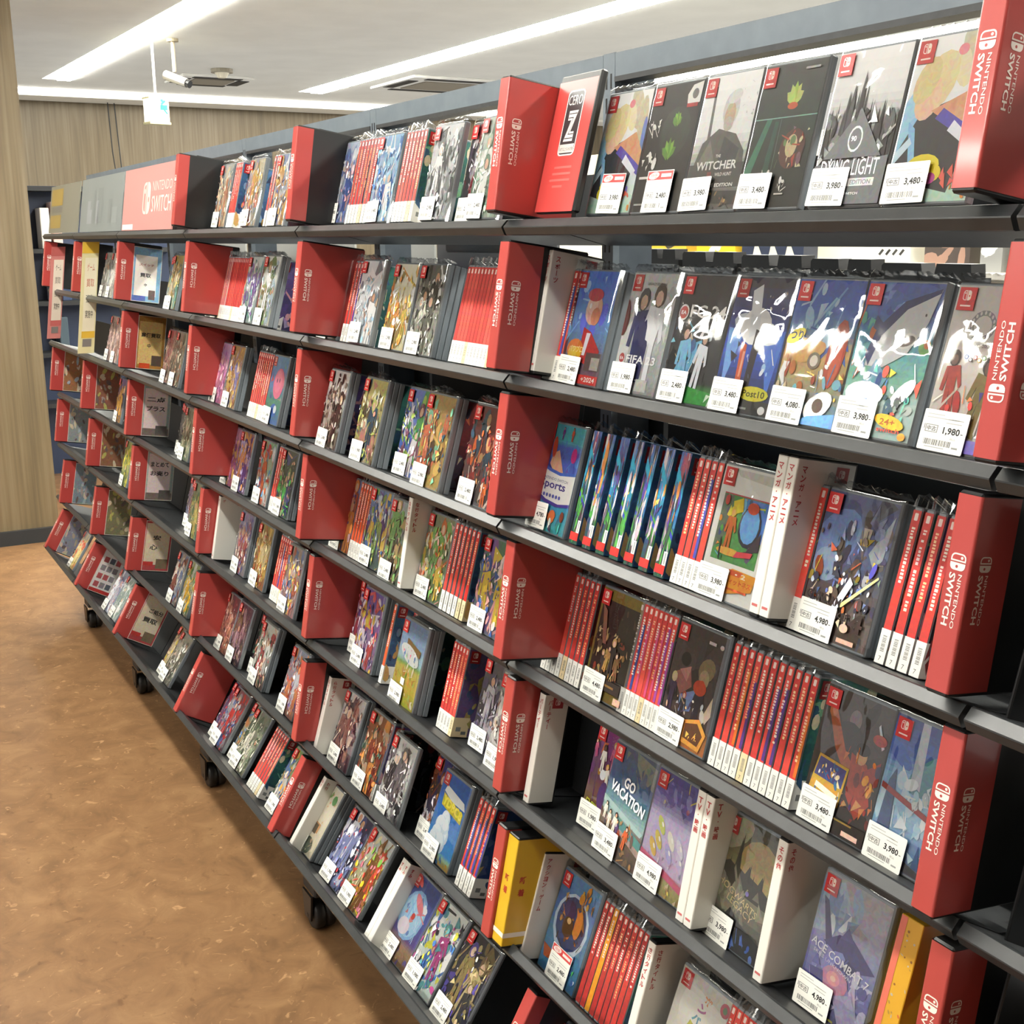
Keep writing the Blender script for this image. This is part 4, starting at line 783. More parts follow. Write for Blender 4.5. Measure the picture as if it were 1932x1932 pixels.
def make_front(M4, spec, label, group, price, tagk=None, pid=0, film=True):
    t = thing('game_case', label, 'video game', M4, group)
    link('case_shell', shared('shell_front', shell_front), t)
    o = link('cover_art', cover_mesh(spec), t); o.location = ((CASE_W-CW)/2, -.0004, (CASE_H-CH)/2)
    if film: link('film_bag', shared(('bag', pid % 5), lambda: bag_front(pid % 5+1)), t)
    if price:
        o = link('price_tag', shared(('tag', price, tagk), lambda: tag_mesh(price, tagk == 'sale')), t); R = random.Random(pid)
        o.location = (.001 if tagk != 'sale' else .03, -.0046, .0005+R.uniform(0, .002)); o.scale = (1.1, 1, 1.1); o.rotation_euler = (0, math.radians(R.uniform(-1.5, 1.5)), 0)
    return t
def make_spine(M4, label, group, pal, i, w=CASE_T, side=None, notag=False):
    t = thing('game_case', label, 'video game', M4, group)
    link('case_shell', shared('shell_spine', shell_spine), t)
    o = link('spine_insert', shared(('sp', pal, i % 8), lambda: spine_insert(pal, i % 8)), t); o.location = (0, -.0004, 0)
    link('cover_art', side_cover(side), t)
    if not notag: link('price_label', shared(('spl', pal == 'cr' or i % 7 == 4), lambda: spine_label(pal == 'cr' or i % 7 == 4)), t)
    link('film_bag', shared(('spb', i % 4), lambda: spine_bag(i % 4)), t)
    return t

def big_box(pal, i):
    """thick box seen on its printed narrow side"""
    def mk():
        a = Art(P=front_map(), W=.0205, H=.168); a.grad([(0, '2f5a40'), (.3, '3a4a78'), (.7, '38a0c8'), (1, '5a6ab0')]) 
        R = random.Random(i)
        a.cl(300+i, 10, (0, .75, 1, 1), (.1, .4), ['3a3a48', '7a8ab0', 'd8d0d0', '5a5a90', 'a85a70']); a.p([(0, .8), (1, .62), (1, .7), (0, .9)], '3fb0d8'); a.p([(0, .28), (0, .5), (1, .36), (1, .2)], '4f9a48'); a.p([(0, .42), (1, .3), (1, .34), (0, .46)], '3f4ab0')
        if i % 2: a.p([(.1, .52), (.6, .56), (.6, .6), (.1, .56)], 'e0d070')
        a.cl(320+i, 14, (0, .45, 1, .75), (.08, .3), ['3a3050', '5a4aa0', 'e0d8d8', 'e0964a', '4a3a38', '2f5a3c']); a.cl(340+i, 12, (0, .1, 1, .4), (.08, .3), ['3f5a48', '7a6a80', 'c8b8c0', '4a3a40', '5fae58'])
        if i % 3 == 1:
            for k in range(4): a.p(xf([(-.02, -.14), (.05, -.14), (.03, .1), (-.03, .1)], .5, .3, -60+35*k), 'f0eef0')
        a.r(0, .03, 1, .1, 'd03c38'); a.r(.62, .1, .99, .21, 'eeece6'); a.r(.74, .11, .88, .2, 'a8aaa6')
        return a.mb.mesh('printed_side', [M['art']])
    return shared(('bigbox', i), mk)
def make_bigbox(M4, label, group, i, side):
    t = thing('game_box', label, 'video game', M4, group)
    b = MB(); b.box(0, 0, 0, .021, .104, .1695, '34608a', bev=.0008); link('carton', shared('bbcarton', lambda: b.mesh('carton', [M['art']])), t)
    o = link('printed_side', big_box('box', i), t); o.location = (.0003, -.0002, .0006)
    a = side_cover(SIDE_ART[0]); o = link('cover_art', a, t); o.location = (.0095, 0, 0)
    link('film_bag', shared(('spb', i % 4), lambda: spine_bag(i % 4)), t)
    return t

def make_yellow(M4, label):
    t = thing('game_box', label, 'video game', M4); w = .03
    b = MB(); b.box(0, 0, 0, w, .1, .176, 'd2a028', bev=.0008); b.build('carton', [M['board']], t)
    b = MB(); P = front_map(0, -.0003); draw_poly(b, P, rect(.0005, .001, .009, .175), 'd8705a', 1); R = random.Random(9)
    for i in range(26): draw_poly(b, P, ell(R.uniform(.011, .028), R.uniform(.006, .17), R.uniform(.0006, .0016), R.uniform(.001, .0025), R.uniform(0, 90), 7), R.choice(['8a5a28', 'a8843c', 'c85a38', 'b8b0a0']), 1)
    b.build('printed_side', [M['board']], t)
def wrap(b, x0, x1, yf, yb, z0, z1, rad, color):
    """paper folded round the front of a sleeve, with rounded front corners, open at the back"""
    pts = [(x0, yb)]
    for cx, s0 in ((x0+rad, 180), (x1-rad, 270)):
        for k in range(5):
            a = math.radians(s0+90*k/4); pts.append((cx+rad*math.cos(a), yf+rad+rad*math.sin(a)))
    pts.append((x1, yb))
    b.loft([[(x, y, z) for x, y in pts] for z in (z0, z1)], color, 0, closed=False)
def sleeve_body(rd, w=.0275, h=.19, dp=.14):
    def mk():
        b = MB(); b.box(.0006, .0008, 0, w-.0006, dp, h, bev=.0022)
        return b.mesh('black_sleeve', [M['black']])
    return shared(('sbody', w, h, dp), mk)
def sleeve_paper(rd, w=.0275, h=.19):
    def mk():
        b = MB(); wrap(b, 0, w, 0, rd, .004, h-.003, .0028, 'b24541')
        return b.mesh('red_insert', [M['film_red']], False)
    return shared(('spaper', rd, w), mk)
def sleeve_print(side, flip, w=.0275, h=.19):
    def mk():
        b = MB()
        if not side: brand_column(b, front_map(0, -.0003), w*.2, h*.70, w*.6, 1, flip=flip)
        else: brand_column(b, side_map(w+.0003, 0), .012, h*.70, w*.56, 1, fg='efe2da', flip=flip)
        return b.mesh('white_logo', [M['board']])
    return shared(('sprint', side, flip), mk)
CARDS = {}
def side_card(kind):
    b = MB(); P = side_map(.0285, .052, .006); W, H = .088, .172; l = [0]
    def d(pts, c): l[0] += 1; draw_poly(b, P, [(x*W, y*H) for x, y in pts], c, l[0])
    def tx(s, u, v, h, c, **k): l[0] += 1; draw_text(b, P, s, u*W, v*H, h*H, c, l[0], bold=.03, **k)
    b.box(.0277, .050, .004, .0284, .142, .180, 'cfc8bc')
    R = random.Random(str(kind)); k = str(kind)
    if k == '2':
        d(rect(0, 0, 1, 1), '7fa8c8'); d(rect(.06, .1, .86, .86), 'ece4dc'); d(rect(.6, .04, .84, .22), '6a5a58'); d(rect(0, 0, .5, .1), '5a68a8'); tx('スイッチ', .2, .66, .05, 'b06a60', width=.55*W); tx('買取', .25, .45, .08, '4a4a4c', width=.4*W); tx('中', .42, .28, .06, '4a4a4c')
    elif k == '3':
        d(rect(0, 0, 1, 1), 'a8783c'); d(rect(.04, .08, .9, .9), 'd9b878'); d(rect(.1, .0, .5, .1), 'd0502c'); d(rect(.55, .06, .92, .26), '5a4a40'); tx('高価買取', .12, .6, .09, '3a342c', width=.72*W); tx('中', .36, .4, .08, '3a342c')
    elif k in '45':
        d(rect(0, 0, 1, 1), '9aa8a4'); d(rect(.04, .12, .9, .92), 'dccac8'); d(rect(0, 0, 1, .14), '7a6a64'); d(rect(.5, .02, .94, .2), '5a5450')
        tx('まとめて' if k == '5' else '二点', .12, .66, .1, '3c3a3a', width=.7*W); tx('お売り' if k == '5' else 'プラス', .12, .48, .1, '3c3a3a', width=.7*W)
    elif k in '67':
        d(rect(0, 0, 1, 1), 'b0484a'); d(rect(.02, .12, .94, .96), 'd8cab0'); d(rect(.0, .1, .4, .18), 'c0403c'); d(rect(.5, .04, .94, .24), '7a6a54'); tx('ご処分' if k == '7' else '安', .3, .62, .1, '3c3a36', width=(.6 if k == '7' else .3)*W); tx('買取' if k == '7' else '心', .2, .42, .11, '3c3a36', width=(.6 if k == '7' else .3)*W)
    elif k == 'e7':
        d(rect(0, 0, 1, 1), 'dcd6d2'); d(rect(0, 0, 1, .08), 'b83a38')
        for i in range(3):
            for j in range(4): d(rect(.1+.28*i, .12+.2*j, .32+.28*i, .25+.2*j), R.choice(['6a6a6c', '8a8488', 'b0585a', '5a6068']))
    else:
        a, c = {'e4': ('8a5a48', '9a9088'), 'e5': ('8a6048', '8a8478'), 'e6': ('7a7458', '9a9068'), 'f4': ('9a6a48', '8a7060'), 'f5': ('8a9090', '9a9894'), 'f6': ('7a8890', 'a09090'), 'f7': ('8a8a98', 'b0a088')}[k]
        d(rect(0, 0, 1, 1), a)
        for i in range(36):
            u, v, z = R.random(), R.random(), R.uniform(.04, .13); p = clip(ell(u, v, z, z*.5, R.uniform(0, 180), 8), 1, 1)
            if len(p) > 2: d(p, R.choice([c, a, 'c8b8a0', '6a5a58', 'b0a860' if k[0] == 'e' else 'a0a8b0']))
    return b.mesh('side_card', [M['art']])
def make_sleeve(M4, label, group, rd, flip=False, card=None):
    t = thing('divider_sleeve', label, 'divider', M4, group)
    link('black_sleeve', sleeve_body(rd), t); link('red_insert', sleeve_paper(rd), t)
    link('white_logo', sleeve_print(False, flip), t)
    if rd > .045: link('white_logo', sleeve_print(True, flip), t)
    if card: link('side_card', shared(('card', card), lambda: side_card(card)), t)
    return t
def make_category(M4, label, group, text, w=.0155, h=.186, dp=.095, col='w'):
    t = thing('category_card', label, 'divider', M4, group)
    c = 'eae8e0' if col == 'w' else 'd8b22c'
    b = MB(); b.box(0, .0004, -.001, w, dp, h-.001, bev=.0015); b.build('black_sleeve', [M['black']], t)
    b = MB(); wrap(b, -.0004, w+.0004, 0, dp-.004, .004, h-.004, .002, c)
    P = front_map(0, -.0003)
    if col == 'y': 
        draw_poly(b, P, rect(0, .018, w, .026), 'ece8dc', 1)
    b.build('paper_insert', [M['board']], t)
    b = MB(); S = side_map(w+.0007); ink = 'b8383a'
    if col == 'y':
        S2 = S; draw_poly(b, S, rect(.0, .018, dp-.006, .026), 'ece8dc', 1)
        draw_col(b, P, text, w*.5, .108, .013, 'b83a2c', 1, 1.5); draw_col(b, S, text, .02, .108, .0135, 'b83a2c', 1, 1.55)
        b.build('red_writing', [M['board']], t); return t
    hh = min(.0092, w*.56)
    draw_col(b, P, text, w*.5, h-.02, hh, ink, 1); draw_col(b, S, text, .012, h-.02, hh, ink, 1)
    draw_poly(b, S, rect(dp-.034, h-.026, dp-.014, h-.008), 'a83236', 1); logo_mark(b, S, dp-.029, h-.021, .0095, 0, 'e8cfc8', 'a83236', 2)
    draw_poly(b, P, rect(w*.2, .012, w*.8, .015), 'c86a68', 1)
    b.build('red_writing', [M['board']], t)
    return t
def make_zbox(M4, label, group):
    t = thing('rating_box', label, 'divider', M4, group); W, H = .1, .192
    b = MB(); b.box(0, .0006, 0, W+.004, .012, H+.004, bev=.0025); b.build('black_sleeve', [M['black']], t)
    b = MB(); P = front_map(0, .0004); draw_poly(b, P, rect(.0, .001, W-.001, H-.006), 'd8504c', 0); b.build('red_insert', [M['film_red']], t)
    b = MB(); P = front_map(0, .0002)
    draw_poly(b, P, rrect(.03, .08, .073, .172, .007), 'f2efe8', 2); draw_poly(b, P, rrect(.032, .082, .071, .17, .006), '3a3a3c', 3)
    draw_text(b, P, 'CERO', .034, .151, .014, 'f4f2ec', 4, width=.035); draw_text(b, P, 'Z', .0385, .1, .043, 'f4f2ec', 4, width=.026, bold=.09); draw_text(b, P, 'Z', .0405, .1035, .036, '3a3a3c', 5, width=.022, bold=.03); draw_text(b, P, 'Z', .0413, .105, .033, 'f4f2ec', 6, width=.0204, bold=.0)
    draw_poly(b, P, rect(.033, .084, .07, .096), 'd8d6d0', 4); draw_text(b, P, '18才以上のみ対象', .0345, .0865, .0055, '4a4a4c', 5, width=.034)
    for i, (a, c) in enumerate(((.03, .075), (.028, .075), (.024, .076), (.034, .06))): draw_poly(b, P, rect(a, .062-.009*i, c, .0652-.009*i), 'e0706a', 2)
    b.build('rating_mark', [M['board']], t)
    return t

# ---------------------------------------------------------------- everything on the shelves
TABLE = [
('A1', 'D', 1.5726, 'red divider sleeve beside the age-rating box', {'rd': 0.13}),
('A1', 'F', 1.5924, 'CERO', 'red box face with a black-and-white letter Z badge', '', 1, {'box': 1}),
('A1', 'F', 1.4456, 'lolli', 'half-hidden cover with a blond figure beside the red Z box', '3,980', 1, {'tag': 'sale'}),
('A1', 'F', 1.3475, 'leaf', 'black cover with green leaves and a white badge', '2,480', 1, {'tag': 'sale'}),
('A1', 'F', 1.2401, 'wolf', 'pale cover with a grey-haired swordsman', '3,980', 1, {}),
('A1', 'F', 1.1338, 'maze', 'dark cover with green leaf and window panels', '3,480', 1, {}),
('A1', 'F', 1.0144, 'dying', 'snowy black-and-white cover of spiky ruins', '3,980', 1, {}),
('A1', 'F', 0.9066, 'lolli2', 'large blond-haired figure cover left of the corner sleeve', '3,480', 1, {}),
('A1', 'D', 0.7401, 'red divider sleeve at the near upper corner', {'rd': 0.13}),
('A2', 'D', 1.5695, 'red divider sleeve before the white sports card', {'rd': 0.06}),
('A2', 'W', 1.5664, 2, 'スポーツ', 'white category card with red writing beside the ball-game cover', {}),
('A2', 'S', 1.5573, 1.5075, 4, 'left of the ball-game cover', 'rb', {}),
('A2', 'F', 1.5164, 'base', 'blue cover with a round pink ball-headed figure', '2,480', 4, {}),
('A2', 'F', 1.38, 'fifa', 'grey cover with navy football players', '1,980', 2, {}),
('A2', 'F', 1.2635, 'fc24', 'black cover with white lettering and green grass', '2,480', 1, {}),
('A2', 'F', 1.1611, 'flash', 'blue cover with a white starburst and yellow sticker', '3,480', 2, {}),
('A2', 'F', 1.0492, 'fish', 'blue seaside cover with red and tan fish', '4,080', 1, {}),
('A2', 'F', 0.9491, 'shark', 'blue sea cover with a grey shark', '3,980', 2, {}),
('A2', 'F', 0.8307, 'olym', 'white cover with orange running athletes', '1,980', 1, {}),
('A2', 'D', 0.6918, 'red divider sleeve with upside-down lettering', {'rd': 0.13, 'flip': 1}),
('A3', 'D', 1.5754, 'red divider sleeve beside the white-banded sports box', {'rd': 0.13}),
('A3', 'F', 1.5715, 'sports', 'blue box front with a white curved lettering band', '4,780', 1, {}),
('A3', 'S', 1.4486, 1.2061, 7, 'of the thick blue sports boxes', 'box', {}),
('A3', 'S', 1.2038, 1.1511, 4, 'beside the thick blue sports boxes', 'rb', {}),
('A3', 'F', 1.1511, 'ring', 'white cover framing a jungle picture with orange swoosh', '3,980', 1, {}),
('A3', 'W', 1.0168, 2, 'マンガ・アニメ', 'white category card with red writing beside the robot cover', {'tall': 0.192}),
('A3', 'S', 0.9986, 0.9704, 2, 'left of the robot-battle cover', 'r', {}),
('A3', 'F', 0.9704, 'gundam', 'slate-blue robot-battle cover with a yellow beam', '4,980', 2, {}),
('A3', 'S', 0.8504, 0.7879, 4, 'right of the robot-battle cover', 'rg', {}),
('A3', 'D', 0.7249, 'red divider sleeve beside four spaced spines', {'rd': 0.055}),
('A4', 'D', 1.5589, 'red divider sleeve left of eight packed spines', {'rd': 0.13}),
('A4', 'S', 1.574, 1.4609, 8, 'left of the gold-framed cover', 'rw', {}),
('A4', 'F', 1.4534, 'gold', 'gold-framed dark cover with a crowd', '4,480', 1, {}),
('A4', 'S', 1.3597, 1.2687, 8, 'right of the gold-framed cover', 'rp', {}),
('A4', 'F', 1.265, 'fma', 'dark cover with red-haired and blond figures', '2,980', 1, {}),
('A4', 'S', 1.1494, 0.9933, 11, 'right of the red-haired-figures cover', 'rm', {}),
('A4', 'F', 0.9768, 'onep', 'dark brown cover with a red-orange fighter', '3,480', 1, {}),
('A4', 'F', 0.8746, 'sky', 'blue sky cover with clouds and a dark tower', '3,980', 1, {}),
('A4', 'D', 0.7223, 'red divider sleeve beside the blue sky cover', {'rd': 0.055}),
('A5', 'D', 1.5605, 'red divider sleeve left of the white party card', {'rd': 0.05}),
('A5', 'W', 1.5231, 1, 'パーティー', 'white category card with faint red writing beside the purple party cover', {'depth': 0.05}),
('A5', 'F', 1.452, 'every', 'purple and yellow party crowd cover', '1,980', 1, {}),
('A5', 'F', 1.3644, 'gova', 'blue seaside holiday cover with white lettering', '3,480', 2, {}),
('A5', 'F', 1.26, 'craft', 'lavender cover with small yellow creatures', '4,980', 1, {}),
('A5', 'W', 1.1276, 2, 'TV・映画', 'white category card with red writing left of the castle cover', {}),
('A5', 'F', 1.1096, 'castle', 'misty brown castle cover', '3,980', 1, {}),
('A5', 'W', 0.9761, 1, 'その他', 'white category card with red writing right of the castle cover', {'depth': 0.1}),
('A5', 'F', 0.9344, 'jet', 'violet sky cover with a fighter jet', '4,980', 2, {}),
('A5', 'S', 0.8045, 0.7757, 1, 'beside the fighter-jet cover', 'yel', {}),
('A5', 'D', 0.7151, 'red divider sleeve below the sky-cover sleeve', {'rd': 0.055}),
('A6', 'D', 1.5476, 'red divider sleeve left of the yellow card', {'rd': 0.03}),
('A6', 'W', 1.5191000000000001, 1, '新着', 'yellow category card with red square writing', {'col': 'y', 'w': 0.03}),
('A6', 'W', 1.502, 1, 'アクション・ゲーム', 'white category card beside the yellow card', {}),
('A6', 'F', 1.4822, 'ape', 'blue cover with an orange and brown creature', '2,480', 1, {'tag': 'sale'}),
('A6', 'S', 1.3687, 1.2551, 9, 'right of the orange-creature cover', 'ry', {'notag': 1}),
('A6', 'W', 1.2095, 1, 'さ行タイトル', 'white category card beside nine dark red spines', {'depth': 0.12}),
('A6', 'F', 1.1761, 'letters', 'cream cover with a diagonal row of coloured letters', '3,480', 1, {}),
('A6', 'S', 1.0734, 1.0054, 6, 'right of the coloured-letters cover', 'r', {}),
('A6', 'W', 0.9669, 1, 'ロ', 'white category card near the bottom edge of the picture', {}),
('A7', 'D', 1.4555, 'red divider sleeve at the bottom beside the slanted card', {'rd': 0.03}),
('A7', 'W', 1.4501, 1, 'シリーズ', 'white category card with grey writing on the bottom shelf', {}),
('A7', 'F', 1.4346, 'c31|3a3f6a,1f2340|d04a3a,5560a0,c9c6d6', 'dark blue cover half cut by the picture edge', '2,980', 1, {}),
('B1', 'D', 2.4281, 'red divider sleeve left of a white card', {'rd': 0.035}),
('B1', 'W', 2.4798, 1, 'か行タイトル', 'white category card left of a pale blue cover', {'depth': 0.065}),
('B1', 'S', 2.4787, 2.4389, 1, 'beside the white category card', 'r', {}),
('B1', 'F', 2.4389, 'c1|c9d3e6,8fa3d0|e9eef6,7f8fc4,d9a9b0,5b6fb0', 'pale blue cover with white figures', '2,980', 1, {}),
('B1', 'S', 2.3398, 2.2313, 5, 'right of the pale blue cover', 'rd', {}),
('B1', 'F', 2.2313, 'c2|7fb2df,d7e9f3|ffffff,4b7ec0,9fd0ea', 'sky-blue crinkled cover', '3,480', 1, {}),
('B1', 'S', 2.1114, 2.0236, 6, 'right of the sky-blue cover', 'r', {}),
('B1', 'F', 2.0416, 'c3|b9a96e,6d6a52|8f8350,d5cfae,4a4a40', 'half-covered olive cover', '2,480', 1, {}),
('B1', 'F', 1.9818, 'c4|e9ebee,b3b7ba|ffffff,8d9294,5e6366', 'white and grey streaked cover', '2,980', 1, {}),
('B1', 'F', 1.8841, 'c5|3b3b40,4a4448|b9b3b6,8d2a35,e2dfe0,6c6470', 'charcoal cover with pale figures', '2,980', 1, {}),
('B1', 'F', 1.8143, 'c6|cdd8cf,8fa595|f2f5ef,6d8a78,b7c9b8', 'pale green cover before the corner sleeve', '2,480', 1, {}),
('B2', 'D', 2.4213, 'wide red divider sleeve left of a pastel cover', {'rd': 0.14}),
('B2', 'F', 2.4991, 'c7|c4a9c8,d9c3b4|e6c478,d58fb0,b29ad0,f3e4ea,8f7fb8', 'pastel pink and gold group cover', '2,980', 1, {}),
('B2', 'S', 2.3677, 2.2605, 5, 'right of the pastel group cover', 'rb', {}),
('B2', 'F', 2.2824, 'c8|f3f5f6,cfe0e8|ffffff,7f8890,98c6dc,b99a8a', 'shiny white and blue cover', '2,480', 1, {}),
('B2', 'F', 2.1659, 'c9|f2eedc,e2d9a8|d8c060,ffffff,a89058,e89a50', 'shiny cream and gold cover', '2,980', 2, {}),
('B2', 'F', 2.049, 'c10|4a4a48,c9c9bf|f6f6f2,6d6f66,2f302e,a9aa9c', 'shiny black and white cover', '2,980', 4, {}),
('B2', 'S', 1.8707, 1.7292, 12, 'left of the corner sleeve', 'rq', {}),
('B3', 'D', 2.4533, 'wide red divider sleeve left of a single spine', {'rd': 0.14}),
('B3', 'S', 2.434, 2.3938, 1, 'left of the white and brown cover', 'r', {}),
('B3', 'F', 2.406, 'c11|f0eeea,5d5148|6d5a50,3f3532,c9bfb2,8d7f70', 'white and brown cover with a dark figure', '2,480', 2, {}),
('B3', 'S', 2.2401, 2.1993, 2, 'left of the yellow-green cover', 'rb', {}),
('B3', 'F', 2.2182, 'c12|cfc27a,8a7a58|f0efd0,5e4f3c,b9c06a,2f5068,c98a80', 'yellow-green monster-hunt cover', '1,980', 3, {}),
('B3', 'F', 2.074, 'c13|6f86c8,3f66c0|4f9a5a,e8e4ea,7a4a5a,a9c860,2f4fa0', 'blue group cover with green leaves', '2,480', 1, {}),
('B3', 'S', 1.9614, 1.9151, 3, 'right of the blue group cover', 'r', {}),
('B3', 'F', 1.9325, 'c14|a98a58,c7a860|e8c070,7fc0a0,5f4a3c,d9785a,35506a', 'golden-brown sun cover', '2,980', 2, {}),
('B3', 'S', 1.7991, 1.7526, 2, 'right of the golden-brown cover', 'r', {}),
('B3', 'F', 1.7756, 'c15|6d2a2c,4a4a50|d96a3a,e2d2c2,2f4a5c,8a2f34,b98a60', 'dark red cover before the corner sleeve', '2,480', 1, {}),
('B4', 'D', 2.4485, 'wide red divider sleeve left of a purple-orange cover', {'rd': 0.14}),
('B4', 'F', 2.4954, 'c16|8088b8,9a4a38|e0904a,5a4a80,b05a40,c9a0a8', 'purple and orange cover', '2,980', 1, {}),
('B4', 'S', 2.3888, 2.3177, 2, 'right of the purple-orange cover', 'rt', {}),
('B4', 'F', 2.3265, 'c17|7f9ac0,5a6a58|e0c060,4a78b0,c9d2dc,6d5a8a,8fae6a', 'blue cover with yellow-haired group', '2,480', 1, {}),
('B4', 'S', 2.2116, 2.1483, 1, 'left of a white category card', 'rk', {}),
('B4', 'F', 2.1849, 'c34|a9b4b6,55604c|7fae6a,b9a070,4a4038', 'olive cover half hidden by a white card', '2,480', 1, {}),
('B4', 'W', 2.0667, 1, 'な行タイトル', 'white category card beside a half-hidden cover', {'depth': 0.085}),
('B4', 'F', 2.0486, 'c18|8a8a70,6f8a58|f0b8a8,f4ead0,c96a3a,7fb060,e0c050', 'green cover with a pink burst', '2,480', 1, {}),
('B4', 'S', 1.9422, 1.8603, 5, 'right of the pink-burst cover', 'r', {}),
('B4', 'S', 1.8603, 1.8313, 1, 'cream-bottomed, right of five red spines', 'cr', {}),
('B4', 'F', 1.8232, 'c19|4f7a58,6d6a8a|e2a0a0,e0c048,3f5fa0,7f5a9a,f0d8d0', 'green and pink cover with yellow and blue shapes', '2,480', 1, {}),
('B5', 'D', 2.4338, 'wide red divider sleeve left of a violet cover', {'rd': 0.14}),
('B5', 'F', 2.3896, 'c20|b08a98,d9c8cc|7a5aa8,e2cdd6,b04a5a,5a3f80', 'violet and pink cover', '2,480', 1, {}),
('B5', 'F', 2.3043, 'c21|5a4a9a,a98aa0|c9b048,e8dce8,8f5a9a,3f3f78,d05a5a', 'blue-violet cover with a yellow moon', '2,480', 2, {}),
('B5', 'S', 2.1574, 2.1255, 1, 'right of the yellow-moon cover', 'rt', {}),
('B5', 'F', 2.1441, 'c22|b8a8a0,cfc4c0|3f9a6a,e6dad8,8f3f4a,4a4048,d9b0b0', 'white cover with a green patch', '2,480', 1, {}),
('B5', 'S', 2.0587, 2.0339, 1, 'left of the farm cover', 'rb', {}),
('B5', 'F', 2.0462, 'farm', 'farm cover with blue sky and yellow fields', '2,980', 3, {}),
('B5', 'S', 1.8911, 1.8325, 5, 'right of the farm cover', 'rx', {'side': '6d5a86'}),
('B5', 'F', 1.7949, 'c23|5f5a60,3a343c|c9c4cc,7a7480,55506a,8f8a94', 'dark grey cover with white shards', '2,480', 1, {}),
('B5', 'F', 1.7034, 'c24|c8c4be,7a6a62|e6e2dc,8a5a50,4a4038', 'pale brown cover before the corner sleeve', '1,980', 1, {}),
('B6', 'D', 2.444, 'red divider sleeve left of a white card on the sixth shelf', {'rd': 0.05}),
('B6', 'W', 2.4155, 1, 'ら行タイトル', 'white category card left of a maroon cover', {'depth': 0.065}),
('B6', 'S', 2.4251, 2.3925, 1, 'beside a white category card', 'r', {}),
('B6', 'F', 2.3957, 'c25|d8d4d2,6a3f4a|5a3542,e2c8b8,8f5a50,3f2a34,b98a78', 'maroon cover with pale figures', '2,480', 2, {}),
('B6', 'F', 2.2532, 'c26|9a5a3a,6f5a48|d9904a,8a3f30,c9b098,4f6a5a', 'orange-brown crowd cover', '2,480', 1, {}),
('B6', 'S', 2.1586, 2.0748, 2, 'with blue and white side art', 'rbl', {}),
('B6', 'F', 2.1013, 'c27|e2e2e0,8f8a8c|3f3c40,c9c6c8,6f6a70,f2f2f0', 'black and white ink-drawn cover', '2,480', 1, {}),
('B6', 'F', 1.9932, 'c28|3f3f78,4a3f3c|c98a4a,e6e0e8,8f5038,5a4a48', 'dark violet cover with brown figure', '2,480', 1, {}),
('B6', 'F', 1.9067, 'island', 'bright blue cover with white cloud and yellow lettering', '2,980', 2, {}),
('B6', 'S', 1.7696, 1.7081, 4, 'right of the bright blue cover', 'rbv', {'side': '27406f'}),
('B7', 'D', 2.4769, 'red divider sleeve tilted on the bottom shelf', {'rd': 0.05}),
('B7', 'W', 2.431, 1, 'わ行', 'white category card tilted on the bottom shelf', {'depth': 0.065}),
('B7', 'F', 2.4696, 'food', 'cream cover with orange food drawings', '2,480', 3, {}),
('B7', 'F', 2.3002, 'c29|2a2a55,1f2444|e8eaf4,8a96c8,d9dce8,4a4f80,c04a50', 'navy cover with white figure', '1,980', 1, {}),
('B7', 'F', 2.1916, 'c30|cfd6d8,b0a040|d9503a,e8c030,7fae50,e68a9a,8a5a30,f2e8c0', 'multicoloured crowd cover', '1,980', 1, {}),
('B7', 'W', 1.999, 2, 'すみ', 'white category card with red writing on the bottom shelf', {'depth': 0.085}),
('B7', 'F', 1.9746, 'circle', 'light blue round-window cover', '2,480', 1, {}),
('B7', 'F', 1.8655, 'c32|e6e8e6,c9dcd4|2a2e38,ffffff,5fa0a8,d9d850,4a78c0,b04a8a', 'white cover with black and yellow figures', '1,980', 1, {}),
('B7', 'F', 1.7469, 'c33|35353a,2a2a48|9a8a58,5a4fa0,c9b888,3f3f44,7a6a4a', 'dark cover with a gold heap', '2,480', 1, {}),
('C1', 'D', 3.3308, 'red divider sleeve left of a white-side card', {'rd': 0.03}),
('C1', 'W', 3.3965, 1, 'タイトル', 'white category card beside a pink-figure cover', {'depth': 0.065}),
('C1', 'F', 3.4164, 'c41|f2f0ee,eadfe4|e0a0b8,f0c060,d070a0,ffffff', 'white cover with pink figure', '1,980', 1, {}),
('C1', 'F', 3.2728, 'c42|c9ccc8,d9b890|e0a080,8fa0a8,f0e0c0', 'grey and peach cover', '1,980', 1, {}),
('C1', 'S', 3.1486, 3.0939, 2, 'beside the grey-peach cover', 'r', {}),
('C1', 'F', 3.1029, 'c43|4a6a4f,5a78b0|2f3a3a,e05a60,a9c0e0', 'dark green and blue cover', '2,480', 1, {}),
('C1', 'F', 3.0235, 'c44|d9d0b8,c0b8a0|e8c070,ffffff,a0a8b8,d09080', 'shiny beige cover', '2,480', 1, {}),
('C1', 'S', 2.851, 2.8123, 2, 'right of the shiny beige cover', 'r', {}),
('C1', 'F', 2.8161, 'c45|8fa8d0,d9d0c0|5a6a9a,e0b070,ffffff', 'pale blue and tan cover', '1,980', 1, {}),
('C2', 'D', 3.2746, 'wide red divider sleeve left of a yellow spine', {'rd': 0.12}),
('C2', 'S', 3.3648, 3.3132, 1, 'yellow and first after the wide sleeve', 'yel2', {}),
('C2', 'S', 3.3132, 3.1996, 3, 'with pink art', 'pk', {}),
('C2', 'S', 3.1996, 3.0609, 5, 'plain, packed tight', 'rq', {}),
('C2', 'S', 3.0609, 2.9654, 3, 'with yellow and white art', 'mix', {}),
('C2', 'F', 3.0082, 'c46|dfe8e6,9fb8b4|ffffff,8a70b0,6fa8a0', 'white and teal cover', '1,980', 1, {}),
('C2', 'S', 2.9073, 2.8274, 3, 'before the shiny white cover', 'r', {}),
